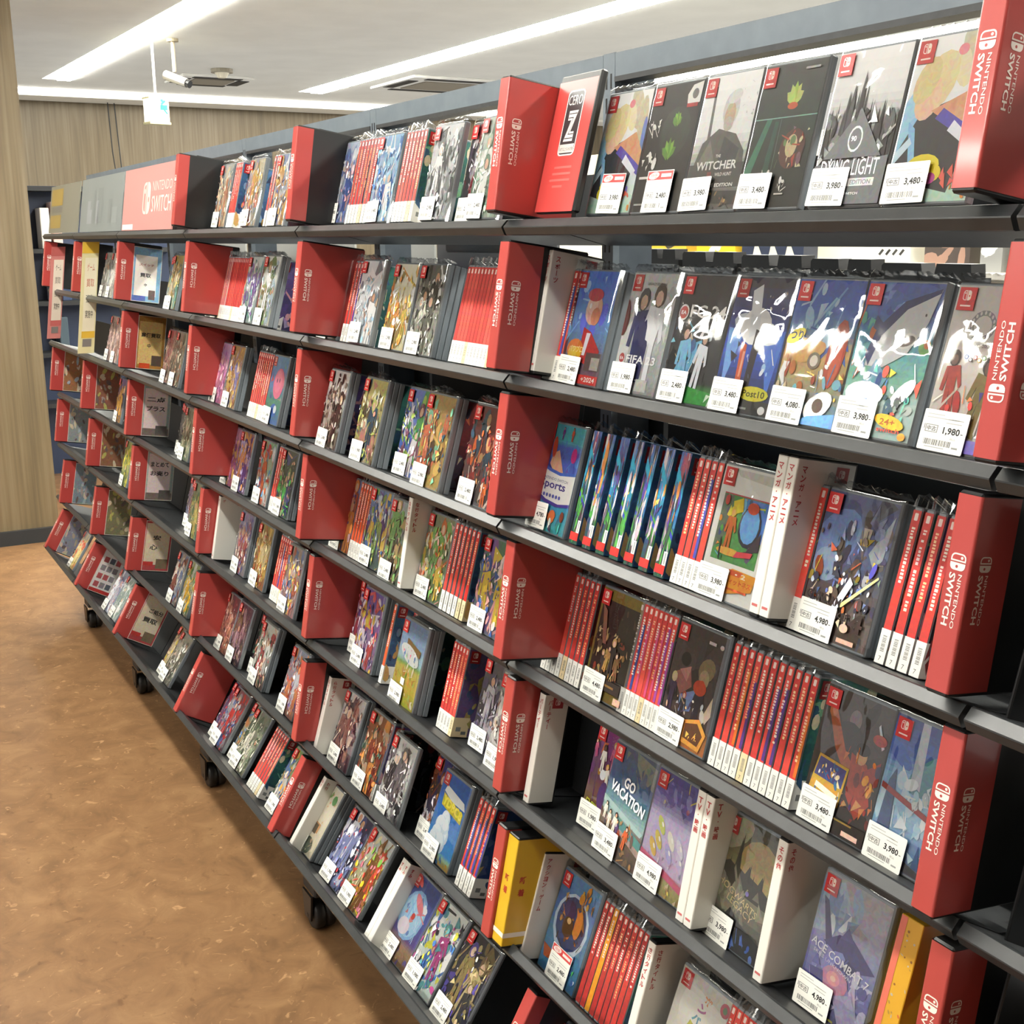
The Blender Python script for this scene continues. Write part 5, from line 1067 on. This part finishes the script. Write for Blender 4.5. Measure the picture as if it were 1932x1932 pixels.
('C2', 'F', 2.851, 'c47|f0f2f0,c8ccb8|ffffff,8a7a50,6f8a58,b8c8d8', 'shiny white and olive cover', '2,480', 2, {}),
('C3', 'D', 3.2999, 'wide red divider sleeve left of a pink cover', {'rd': 0.12}),
('C3', 'F', 3.3021, 'c48|c8a8d0,d87898|e8a0c0,b070b0,f0d0d8', 'pink and violet cover', '1,980', 1, {}),
('C3', 'F', 3.1871, 'c49|c09a60,c8b088|e0c070,a06a50,e8d8c0,8a90c8', 'gold and tan cover', '1,980', 2, {}),
('C3', 'S', 2.9674, 2.8505, 4, 'left of the round pink cover', 'r', {}),
('C3', 'F', 2.8505, 'pinkball', 'pink round-creature cover', '2,480', 2, {}),
('C4', 'D', 3.3027, 'wide red divider sleeve left of a magenta cover', {'rd': 0.12}),
('C4', 'F', 3.3745, 'c50|5a6a90,90a870|e0d060,4a5a80,c04a50', 'narrow blue and yellow cover', '1,980', 1, {}),
('C4', 'F', 3.338, 'c51|b890b0,c04a80|e0a0b8,8a4a90,e8c070', 'magenta cover', '1,980', 2, {}),
('C4', 'F', 3.2178, 'c52|a07a70,7a5a80|e0a060,c0b0d8,5a4a88', 'brown-violet cover', '1,980', 1, {}),
('C4', 'F', 3.123, 'c53|6a5068,5a5a98|c85060,e0e0e8,4a4a80', 'dark violet cover', '1,980', 1, {}),
('C4', 'F', 3.0503, 'c54|6fa878,d8d0c8|f0f0f0,5a98c0,d06a40,c03a38', 'white and teal figure cover', '1,980', 2, {}),
('C4', 'S', 2.9212, 2.8802, 2, 'left of the dark green cover', 'r', {}),
('C4', 'F', 2.8883, 'c55|4a5048,3f4a40|5ac060,d8a888,4a4f80,6f8a60', 'dark green cover', '1,980', 2, {}),
('C5', 'D', 3.2868, 'red divider sleeve left of a tall white card', {'rd': 0.05}),
('C5', 'W', 3.2507, 1, 'ゲ', 'tall white category card on the fifth shelf', {'depth': 0.085}),
('C5', 'F', 3.1621, 'c56|8a88a8,9a9090|c0a898,6a70a8,d8c8c0,a05a58', 'grey-violet cover', '1,980', 2, {}),
('C5', 'F', 3.0036, 'c57|a89058,a06a48|d8b060,b85038,e0d0a0', 'gold and rust cover', '1,980', 1, {}),
('C5', 'S', 2.841, 2.7145, 4, 'right of the gold-rust cover', 'rb', {}),
('C5', 'F', 2.7298, 'c58|a89890,b0888a|e8c870,d8d8e0,c06a58,7a88b0', 'pale rose cover', '1,980', 1, {}),
('C6', 'D', 3.2954, 'wide red divider sleeve left of a peach cover', {'rd': 0.12}),
('C6', 'F', 3.2807, 'c59|5a4048,b07868|e0b8a8,c88a70,8a4a50', 'dark peach cover', '1,980', 1, {}),
('C6', 'F', 3.1679, 'c60|5a4a58,4a3840|b09098,7a5a68,806a50', 'dark plum cover', '1,980', 1, {}),
('C6', 'F', 3.061, 'c61|4a4448,50404a|a08890,6a8a70,c07868', 'dark plum crowd cover', '1,980', 1, {}),
('C6', 'F', 2.9688, 'c62|d8dcd4,6a4a48|b04a50,3f5a48,d8b098,e8e8e4', 'white-framed red cover', '1,980', 2, {}),
('C6', 'F', 2.7403, 'c63|8fa0c0,c08868|e09060,d8d8e0,6a5a98,c8584a', 'blue and orange cover', '1,980', 1, {}),
('C7', 'D', 3.3061, 'wide red divider sleeve tilted by the floor', {'rd': 0.12}),
('C7', 'F', 3.2136, 'c64|5a5a80,80506a|c04048,6a6a9a,8a8a98', 'blue-red cover', '1,980', 1, {}),
('C7', 'F', 3.1451, 'c65|8a5058,5a5560|c83a38,4a5a8a,a0a0a8', 'red and grey cover', '1,980', 1, {}),
('C7', 'F', 3.0342, 'c66|b0a898,8a9058|e0c890,5a80b8,d8d4c0,c88858', 'pale field cover', '1,980', 1, {}),
('C7', 'F', 2.9669, 'c67|7a8078,8f9478|e8e4d4,a0a890,5a6a58', 'olive and white cover', '1,980', 1, {}),
('C7', 'S', 2.817, 2.7235, 3, 'left of the last cover on the bottom shelf', 'r', {}),
('C7', 'F', 2.6704, 'c68|7aa060,b0a090|e0a050,d8d8d0,5a7ab0', 'green and orange cover', '1,980', 1, {}),
('D1', 'P', 4.334, 3.6773, 'pink translucent header board with white lettering', 'pink'),
('D2', 'D', 4.1035, 'red divider sleeve carrying a blue-edged white notice', {'rd': 0.05, 'card': 2}),
('D2', 'F', 3.8915, 'c70|6a90c8,90b8a0|4a70b0,d8c870,8ac0a0', 'blue and green narrow cover', '1,980', 1, {}),
('D2', 'F', 3.7996, 'c71|c8b070,90a878|e0c060,6a9a90,e8e0c0', 'gold narrow cover', '1,980', 1, {}),
('D3', 'D', 4.1145, 'red divider sleeve carrying a yellow notice', {'rd': 0.05, 'card': 3}),
('D3', 'F', 3.8474, 'c72|a04a48,8a7a70|c0a890,6a6058,b08880', 'red-grey cover', '1,980', 1, {}),
('D3', 'F', 3.7431, 'c73|9a8a7a,7a7a70|c0b8a0,a06858,70685a', 'taupe cover', '1,980', 1, {}),
('D4', 'D', 4.1087, 'red divider sleeve carrying a white notice with black writing', {'rd': 0.05, 'card': 4}),
('D4', 'F', 3.97, 'c74|7a7a74,4a4a48|3a3a38,d8d4c8,8a8a80', 'grey cover with black picture', '1,980', 1, {}),
('D4', 'F', 3.8888, 'c75|80807a,4f4f4c|3a3a38,d8d4c8,90908a', 'second grey cover with black picture', '1,980', 1, {}),
('D4', 'F', 3.7975, 'c76|8a9078,a0a890|c8c8a8,6a7a60', 'pale olive cover', '1,980', 1, {}),
('D5', 'D', 4.118, 'red divider sleeve carrying a pale notice with big writing', {'rd': 0.05, 'card': 5}),
('D5', 'F', 3.7938, 'c77|8a90b0,9a98a0|b8b8d0,7a7a98,c8b8b0', 'violet-grey cover', '1,980', 1, {}),
('D5', 'F', 3.7039, 'c78|8a90a0,a09088|b8c0c8,b06a60,8a8a80', 'steel-grey cover', '1,980', 1, {}),
('D5', 'F', 3.6297, 'c79|90987a,a8a08a|c8b870,6a8a68', 'green-grey cover', '1,980', 1, {}),
('D6', 'D', 4.1059, 'red divider sleeve carrying a cream notice', {'rd': 0.05, 'card': 6}),
('D6', 'F', 3.818, 'c80|a0988a,c0bcb0|e0dcd0,8a4a40,6a7aa0', 'cream and red cover', '1,980', 1, {}),
('D6', 'F', 3.6868, 'c81|90a068,a8a898|d8a830,5a8a58,d8d8d0', 'green and yellow cover', '1,980', 1, {}),
('D7', 'D', 4.1153, 'red divider sleeve carrying a cream notice, tilted', {'rd': 0.05, 'card': 7}),
('D7', 'F', 3.8034, 'c82|a09080,b0a890|d8c8a0,8a5a50,e0c840', 'tan crowd cover', '1,980', 1, {}),
('D7', 'F', 3.7137, 'c83|a09c90,8a8a80|d0d0c8,6a6a60,b0a898', 'pale grey oval cover', '1,980', 1, {}),
('E1', 'P', 5.0787, 4.3502, 'grey translucent header board left of the pink one', 'grey'),
('E2', 'D', 4.8397, 'small red divider sleeve behind the long yellow notice', {'rd': 0.05}),
('E2', 'F', 4.7837, 'c84|b8b8b0,a0a098|d8d8d0,8a8a80', 'pale grey cover', '1,980', 1, {}),
('E2', 'F', 4.6705, 'c85|b0b0a8,989890|d0d0c8,80807a', 'second pale grey cover', '1,980', 1, {}),
('E4', 'D', 4.8673, 'small red divider sleeve with a brownish photo card', {'rd': 0.05, 'card': 'e4'}),
('E4', 'F', 4.7399, 'c88|6a5a88,a07a40|d8a850,4a4a70', 'violet and gold cover', '1,980', 1, {}),
('E5', 'D', 4.8454, 'small red divider sleeve with a dull photo card', {'rd': 0.05, 'card': 'e5'}),
('E5', 'F', 4.5496, 'c89|88905a,a0a070|c8c050,6a7a50', 'yellow-green cover', '1,980', 1, {}),
('E6', 'D', 4.7012, 'small red divider sleeve with a green photo card', {'rd': 0.05, 'card': 'e6'}),
('E7', 'D', 4.8077, 'small red divider sleeve tilted with a white price list', {'rd': 0.05, 'card': 'e7'}),
('E7', 'F', 4.5849, 'c90|8a90a8,a8b0b8|d8dce0,70789a,b08a8a', 'blue-grey cover', '1,980', 1, {}),
('E7', 'F', 4.4719, 'c91|90a0a0,a0a8a8|d8dcd8,809088', 'pale teal cover', '1,980', 1, {}),
('E3', 'F', 4.6773, 'c86|a07a78,90888a|c0a8a0,806860', 'rose-grey cover', '1,980', 1, {}),
('E3', 'F', 4.5762, 'c87|a08080,908a88|c8b0a8,8a6a60', 'second rose-grey cover', '1,980', 1, {}),
('F1', 'P', 5.7785, 5.1219, 'grey header board with two yellow stickers', 'notes'),
('F2', 'D', 5.4978, 'farthest red divider sleeve behind the long pink notice', {'rd': 0.05}),
('F4', 'D', 5.5452, 'farthest red divider sleeve with a brown photo card', {'rd': 0.05, 'card': 'f4'}),
('F5', 'D', 5.5264, 'farthest red divider sleeve with a grey photo card', {'rd': 0.05, 'card': 'f5'}),
('F6', 'D', 5.359, 'farthest red divider sleeve with a blue photo card', {'rd': 0.05, 'card': 'f6'}),
('F7', 'D', 5.4983, 'farthest red divider sleeve tilted with a crowd photo card', {'rd': 0.05, 'card': 'f7'}),
('F7', 'F', 5.2911, 'c92|b0b8c0,c09a40|d8d0a0,d84a30,e8d890', 'white and orange cover', '1,980', 1, {})]
ORD = ['first', 'second', 'third', 'fourth', 'fifth', 'sixth', 'seventh', 'eighth', 'ninth', 'tenth', 'eleventh', 'twelfth', 'thirteenth', 'fourteenth', 'fifteenth', 'sixteenth', 'seventeenth', 'eighteenth']
NUM = ['no', 'one', 'two', 'three', 'four', 'five', 'six', 'seven', 'eight', 'nine', 'ten', 'eleven', 'twelve', 'thirteen', 'fourteen', 'fifteen', 'sixteen', 'seventeen', 'eighteen']
PALW = {'box': 'blue illustrated', 'yel': 'yellow', 'yel2': 'yellow', 'pk': 'pink-red', 'mix': 'mixed-colour', 'ry': 'dark red', 'rbv': 'red and violet', 'rt': 'orange-red', 'rbl': 'red and blue'}
rows = {}
for it in TABLE: rows.setdefault(it[0], []).append(it)
pid = 0
for key, items in rows.items():
    r = int(key[1]); bay = 'ABCDEF'.index(key[0]); yc, zc, th = ROW[r]; ys, zs, ls = SLV[r]
    where = 'on the %s shelf, %s bay' % (shelf_name[r], bay_name[bay]); short = '%s shelf, %s bay' % (shelf_name[r], bay_name[bay])
    for k in range(len(items)-1, 0, -1):
        if items[k][1] == 'F' and items[k-1][1] == 'F' and not items[k-1][-1].get('box'):
            o_ = CASE_W+.0008-(items[k-1][2]-items[k][2])
            if 0 < o_ < .0135: items[k-1] = items[k-1][:2]+(items[k-1][2]+o_,)+items[k-1][3:]
    # front-facing cases that overlap stand one behind the other
    occ = []
    off = {}
    fr = [k for k, it in enumerate(items) if it[1] == 'F']
    for k in reversed(range(len(items))):
        it = items[k]
        if it[1] == 'F':
            x1, x0 = it[2], it[2]-CASE_W; d = CASE_T*it[6]+.003
            base = 0.0
            for (a0, a1, o0, o1, ty) in occ:
                if x0 < a1-.001 and x1 > a0+.001 and ty == 'F': base = max(base, o1+.004)
            off[k] = base; occ.append((x0, x1, base, base+d, 'F'))
    # a run of spines in the way pushes the front-facing case forwards
    for k in fr:
        x1, x0 = items[k][2], items[k][2]-CASE_W
        for it in items:
            if it[1] == 'S' and x0 < it[2]-.012 and x1 > it[3]+.012 and items.index(it) < k and off[k] == 0:
                off[k] = -CASE_T*min(items[k][6], 2)-.006
    for k, it in enumerate(items):
        ty = it[1]
        if ty == 'D':
            kw = it[4]
            lb = it[3]+', '+short
            if len(lb.split()) > 16: lb = it[3]+', '+shelf_name[r]+' shelf'
            make_sleeve(shelf_frame(it[2], ys, zs, ls), lb, 'red divider sleeves', kw.get('rd', .13), bool(kw.get('flip')), kw.get('card'))
        elif ty == 'W':
            X, n, text, label, kw = it[2:]
            wd = kw.get('w', .0155); h = kw.get('tall', .186)
            for i in range(n):
                lb = label if n == 1 else label+[', front one of two', ', rear one of two'][i]
                make_category(shelf_frame(X-i*(wd+.0014), yc-.03 if kw.get('col') != 'y' else ys+.006, zc+.0125 if kw.get('col') != 'y' else zs, (th-4 if r < 7 else th) if kw.get('col') != 'y' else ls), lb, 'category cards', text, wd, h, kw.get('depth', .095), kw.get('col', 'w'))
        elif ty == 'F':
            X, spec, label, price, n, kw = it[2:]
            M4 = shelf_frame(X, yc, zc, th) @ Matrix.Translation((0, off[k], 0))
            pid += 1
            if kw.get('box'): make_zbox(shelf_frame(1.5425, yc-.03, zc+.006, th), label+' '+where, None); continue
            if kw.get('pic') is None and len(label.split()) < 8: label = label+' '+where
            if len(label.split()) > 16: label = label.replace(where, shelf_name[r]+' shelf')
            make_front(M4, spec, label, 'front-facing game cases', price, kw.get('tag'), pid, bay < 4)
            for i in range(1, n):
                t = thing('game_case', 'spare grey case stacked behind the '+label[:label.index(' on the ')] if ' on the ' in label else 'spare grey case stacked behind the '+label, 'video game', M4 @ Matrix.Translation((.0, i*(CASE_T+.0006), 0)), 'spare cases behind %s' % spec.split('|')[0])
                link('case_shell', shared('shell_front', shell_front), t)
        elif ty == 'S':
            Xa, Xb, n, ctx, pal, kw = it[2:]
            if n > 1 and (Xa-Xb)/n > .02 and pal not in ('box', 'rbl'): n = max(n, int(round((Xa-Xb)/.0145)))
            st = (Xa-Xb)/n
            for i in range(n):
                X = Xa-i*st
                wd = PALW.get(pal, 'red')
                lb = ('%s of %s %s spines %s, %s' % (ORD[i], NUM[n], wd, ctx, short)) if n > 1 else ('single %s spine %s, %s' % (wd, ctx, short))
                if len(lb.split()) > 16: lb = lb.replace(short, shelf_name[r]+' shelf')
                if pal == 'yel': make_yellow(shelf_frame(X, yc-.02, zc+.006, th), 'yellow patterned box with red edge beside the fighter-jet cover, '+short)
                elif pal == 'box': make_bigbox(shelf_frame(X, yc, zc, th), lb.replace('spines', 'boxes').replace('boxes of the thick blue sports boxes', 'sports boxes in a row'), 'thick blue sports boxes', i, None)
                else:
                    s = SIDE_ART[(i+len(ctx)) % 5]
                    if kw.get('side'): s = 'c2%02d|%s,%s|%s,%s,%s' % (50+len(ctx), kw['side'], kw['side'], kw['side'], '4a5a80', 'b0a060')
                    make_spine(shelf_frame(X, yc, zc, th), lb, 'spine-out game cases', pal, i, side=s, notag=bool(kw.get('notag')))
        elif ty == 'P':
            Xa, Xb, label, style = it[2:]
            t = thing('header_board', label+', top shelf', 'sign', shelf_frame(Xa, yc-.005, zc+.001, 9), 'header boards on the top shelf'); W = Xa-Xb; H = .2
            c = {'pink': 'c48a86', 'grey': '7c8484', 'notes': '7c7c70'}[style]
            b = MB(); b.box(0, 0, 0, W, .004, H, c); b.build('board', [M['board']], t)
            b = MB(); P = front_map(0, -.0004)
            if style == 'pink':
                draw_poly(b, P, rect(.01, .003, .16, .02), 'ece4dc', 1)
                logo_mark(b, P, W*.42, .05, .1, 0, 'e6d6cc', c, 1); draw_text(b, P, 'SWITCH', W*.6, .055, .05, 'f2e6dc', 1, width=W*.36); draw_text(b, P, 'NINTENDO', W*.6, .12, .03, 'ecd2cc', 1, width=W*.36); nm = 'white_logo'
            elif style == 'grey':
                R = random.Random(2)
                for i in range(7): x = R.uniform(.05, W-.15); draw_poly(b, P, rect(x, .03, x+R.uniform(.02, .1), R.uniform(.08, .17)), R.choice(['868e8e', '747c7c', '90969a']), 1)
                nm = 'print'
            else:
                draw_poly(b, P, rect(.03, .115, W*.45, .185), '9c8440', 1); draw_poly(b, P, rect(.03, .02, W*.42, .075), '9a8444', 1); draw_poly(b, P, rect(.05, .085, W*.45, .11), '6c6c66', 1); nm = 'yellow_stickers'
            b.build(nm, [M['board']], t)

# ---------------------------------------------------------------- long notices hanging at the far bays
def long_notice(label, X, y0, y1, z0, z1, cols, slant):
    t = thing('hanging_notice', label, 'sign', Matrix.Translation((X, y0, z0+EYE)))
    W = y0-y1; H = z1-z0; k = slant
    P = lambda u, v, l: (-l*.0004-.0012, -u-k*v, v)
    b = MB(); b.loft([[(x, -u-k*v, v) for u, v in ((0, 0), (W, 0), (W, H), (0, H))] for x in (-.001, .001)], cols[0], 0, True, True)
    b.build('board', [M['board']], t)
    b = MB(); draw_poly(b, P, rect(.012, H*.14, W-.004, H*.86), cols[1], 1); draw_poly(b, P, rect(.01, H*.14, W-.002, H*.2), cols[2], 2); draw_poly(b, P, rect(.015, H*.06, W-.012, H*.13), '7a7470', 2)
    draw_poly(b, P, rect(.0, H*.9, W, H), cols[2], 2)
    for i, (ch, c) in enumerate(zip(('ゲーム', '買取', '強化', '実施中'), (cols[3], cols[3], '3f3c3a', '3f3c3a'))): draw_text(b, P, ch, .02, H*(.74-.14*i), H*.07, c, 2, width=W-.032)
    b.build('printing', [M['board']], t)
long_notice('long yellow hanging notice over the fifth bay shelves', 4.70, -.836, -.895, -.415, -.01, ('d8cfa0', 'e2dac0', 'd8b040', 'c86a5a'), .13)
long_notice('long pale pink hanging notice over the farthest bay shelves', 5.36, -.836, -.89, -.405, -.03, ('c8807a', 'dccfbe', 'b8605c', '5a504e'), .14)

# ---------------------------------------------------------------- behind the gondola
hd = [(1.826, 1.712), (1.704, 1.556), (1.548, 1.396), (1.389, 1.254), (1.247, 1.079)]
hl = ['slanted leftmost of the row', 'second from the left', 'middle of the row of five', 'second from the right', 'rightmost and widest']
for i, (a, c) in enumerate(hd):
    W = a-c
    t = thing('header_card', 'black notched header card behind the second shelf, '+hl[i], 'sign', Matrix(((-1, 0, 0, a), (0, -1, 0, -1.32), (0, 0, 1, EYE-.15), (0, 0, 0, 1))), 'black header cards')
    b = MB(); H = .125 - (.004*i)
    pr = [(0, 0), (W-.003, 0), (W-.003, H-.018), (W-.012, H-.018), (W-.014, H), (W*.58, H), (W*.56, H-.016), (W*.44, H-.016), (W*.42, H), (.004, H), (0, H-.004)]
    b.loft([[(x, y, z) for x, z in pr] for y in (.002, .03)], '1c1e20', 0, True, True); b.build('header', [M['black']], t)
    b = MB(); b.box(.002, -.006, 0, W-.005, .001, H-.026, '3a3d40'); b.build('label_strip', [mat('dim_grey_strip_%d' % i, '5c6064', .5)], t)
    b = MB(); P = front_map(0, -.0065); z = H-.05
    draw_text(b, P, 'PS5', W*.44, z, .018, '141516', 1, width=.055); draw_poly(b, P, xf([(-.5, -.2), (.5, -.1), (.5, .1), (-.5, 0)], W*.36, z+.003, 0, .02), '1a1b1c', 1); draw_poly(b, P, rect(W*.35, z, W*.365, z+.016), '1a1b1c', 1)
    b.build('mark', [M['board']], t)
for i, (a, c, z0, z1, lb) in enumerate(((4.66, 3.92, -.1228, .03, 'grey display back seen above the third bay sleeve'), (3.72, 3.0, -.1228, .03, 'pale grey display back above the second bay sleeve'), (2.735, 2.53, -.1228, .03, 'grey display back right of the second post'), (2.515, 2.0, -.1228, -.004, 'dark grey display back above twelve red spines'))):
    b = MB(); b.box(c, -1.256, z0+EYE, a, -1.25, z1+EYE, 'aeb0ac' if i < 3 else '55575a')
    b.box(c+(a-c)*.25, -1.2495, z1+EYE-.028, a-.05, -1.247, z1+EYE-.014, '2a2c2e')
    tag(b.build('display_back', [M['board']]), lb, 'panel')
for a, c, z, lb in ((1.86, 1.04, -.151, 'dark rear shelf holding the black header cards'), (4.7, 1.95, -.123, 'dark rear shelf behind the second and third bays')):
    b = MB(); b.box(c, -1.46, z+EYE-.02, a, -1.21, z+EYE-.0005); tag(b.build('rear_shelf', [M['shelf']]), lb, 'shelf')
# the white shelf wall across the next aisle, with packages on it
b = MB(); b.box(1.2, -3.42, 0, 6.4, -3.36, 2.02); tag(b.build('display_wall', [M['cream']]), 'cream display wall across the next aisle, seen between shelves', 'display wall')
b = MB(); b.box(1.2, -3.36, 1.50, 6.4, -3.12, 1.52); tag(b.build('wall_shelf', [M['white']]), 'white wall shelf behind the black header cards', 'shelf')
pk = [(4.62, 4.05, 'c8a838', '3a3a34', 'long dark and yellow package lying on the far wall shelf'), (3.98, 3.74, 'e8c030', 'd8d4c8', 'yellow and white package on the far wall shelf'), (3.70, 3.36, '2c3448', 'd8d0b8', 'navy package with pale triangles on the far wall shelf'), (3.02, 2.86, 'e0ddd2', '3a3a38', 'white package with black slashes on the far wall shelf'), (2.80, 2.62, '4a423e', '9a7a6a', 'patterned mask package on the far wall shelf'), (2.58, 2.5, '8a8a88', 'c8c8c4', 'grey bag package on the far wall shelf'), (2.46, 2.3, '5a5c5e', 'd8c830', 'dark package with a yellow header on the far wall shelf')]
for a, c, c1, c2, lb in pk:
    t = thing('package', lb, 'package', Matrix(((-1, 0, 0, a), (0, -1, 0, -3.16), (0, 0, 1, 1.5205), (0, 0, 0, 1))), 'packages on the far wall shelf')
    W = a-c; b = MB(); b.box(0, 0, 0, W, .07, .19, c1); b.build('carton', [M['board']], t)
    b = MB(); P = front_map()
    if 'slash' in lb:
        for i in range(4): draw_poly(b, P, xf([(-.004, -.012), (.006, -.012), (.012, .012), (.002, .012)], .03+.03*i, .06, -30), c2, 1)
    elif 'triangle' in lb:
        for i in range(3): draw_poly(b, P, [(.06+.09*i, .03), (.12+.09*i, .03), (.08+.09*i, .1)], c2, 1)
    else:
        R = random.Random(lb)
        for i in range(9): u, v = R.uniform(.02, W-.03), R.uniform(.02, .17); draw_poly(b, P, clip(ell(u, v, R.uniform(.01, .05), R.uniform(.008, .025), R.uniform(0, 90), 10), W, .19), c2, 1+i)
    b.build('printing', [M['board']], t)
# white wire rack seen at the right between second and third shelf
t = thing('wire_rack', 'white wire grid rack behind the shelves at far right', 'rack', Matrix.Translation((1.09, -1.48, EYE-.62)))
b = MB()
for i in range(9): b.cyl((i*.022, 0, 0), (i*.022, 0, .275), .0016, 6)
for z in (.05, .11, .17, .23, .275): b.cyl((0, .002, z), (.18, .002, z), .0016, 6)
b.build('grid', [M['white']], t)
b = MB(); b.box(-.25, -.03, .0, .01, -.02, .29); b.build('cream_panel', [M['cream']], t)
# far blue book shelf seen past the wooden wall
t = thing('book_shelf', 'dark blue bookshelf seen past the end of the wood wall', 'shelf', Matrix.Translation((9.0, -1.2, 0)))
b = MB(); b.box(0, -1.1, 0, .3, 0, 2.0); b.build('back', [mat('blue_shelf_back', '33405c', .5)], t)
for z in (.5, .85, 1.2, 1.55, 1.96):
    b = MB(); b.box(-.22, -1.1, z, 0, 0, z+.03); b.build('board', [M['dark']], t)
for i, (y, z, h, c, lb) in enumerate(((-1.4, 1.58, .27, 'e6e2da', 'white book upright on the far blue shelf'), (-1.475, 1.58, .31, 'ecc8bc', 'pink book on the far blue shelf'), (-1.43, 1.23, .25, 'b8bcd0', 'pale lilac box on the shelf below the white book'), (-1.5, 1.23, .2, '3a4a6c', 'blue book next to the pale lilac box'), (-1.46, .88, .24, '4a5a64', 'grey-blue book low on the far shelf'))):
    b = MB(); b.box(8.8, y-.06, z+.0005, 8.98, y, z+h, c, bev=.004); tag(b.build('book', [M['board']]), lb, 'book', 'books on the far shelf')
# black end plates of the next bay, cut by the right edge
for r in (3, 4, 5, 6):
    yc, zc, th = ROW[r]
    t = thing('end_plate', 'black end plate at the right picture edge, %s shelf' % shelf_name[r], 'divider', shelf_frame(.668, yc-.03, zc-.002, th), 'black end plates')
    b = MB(); b.box(0, 0, 0, .004, .14, .2, bev=.0012); b.build('plate', [M['black']], t)
    b = MB(); b.box(-.03, .01, 0, 0, .13, .003); b.build('foot', [M['black']], t)
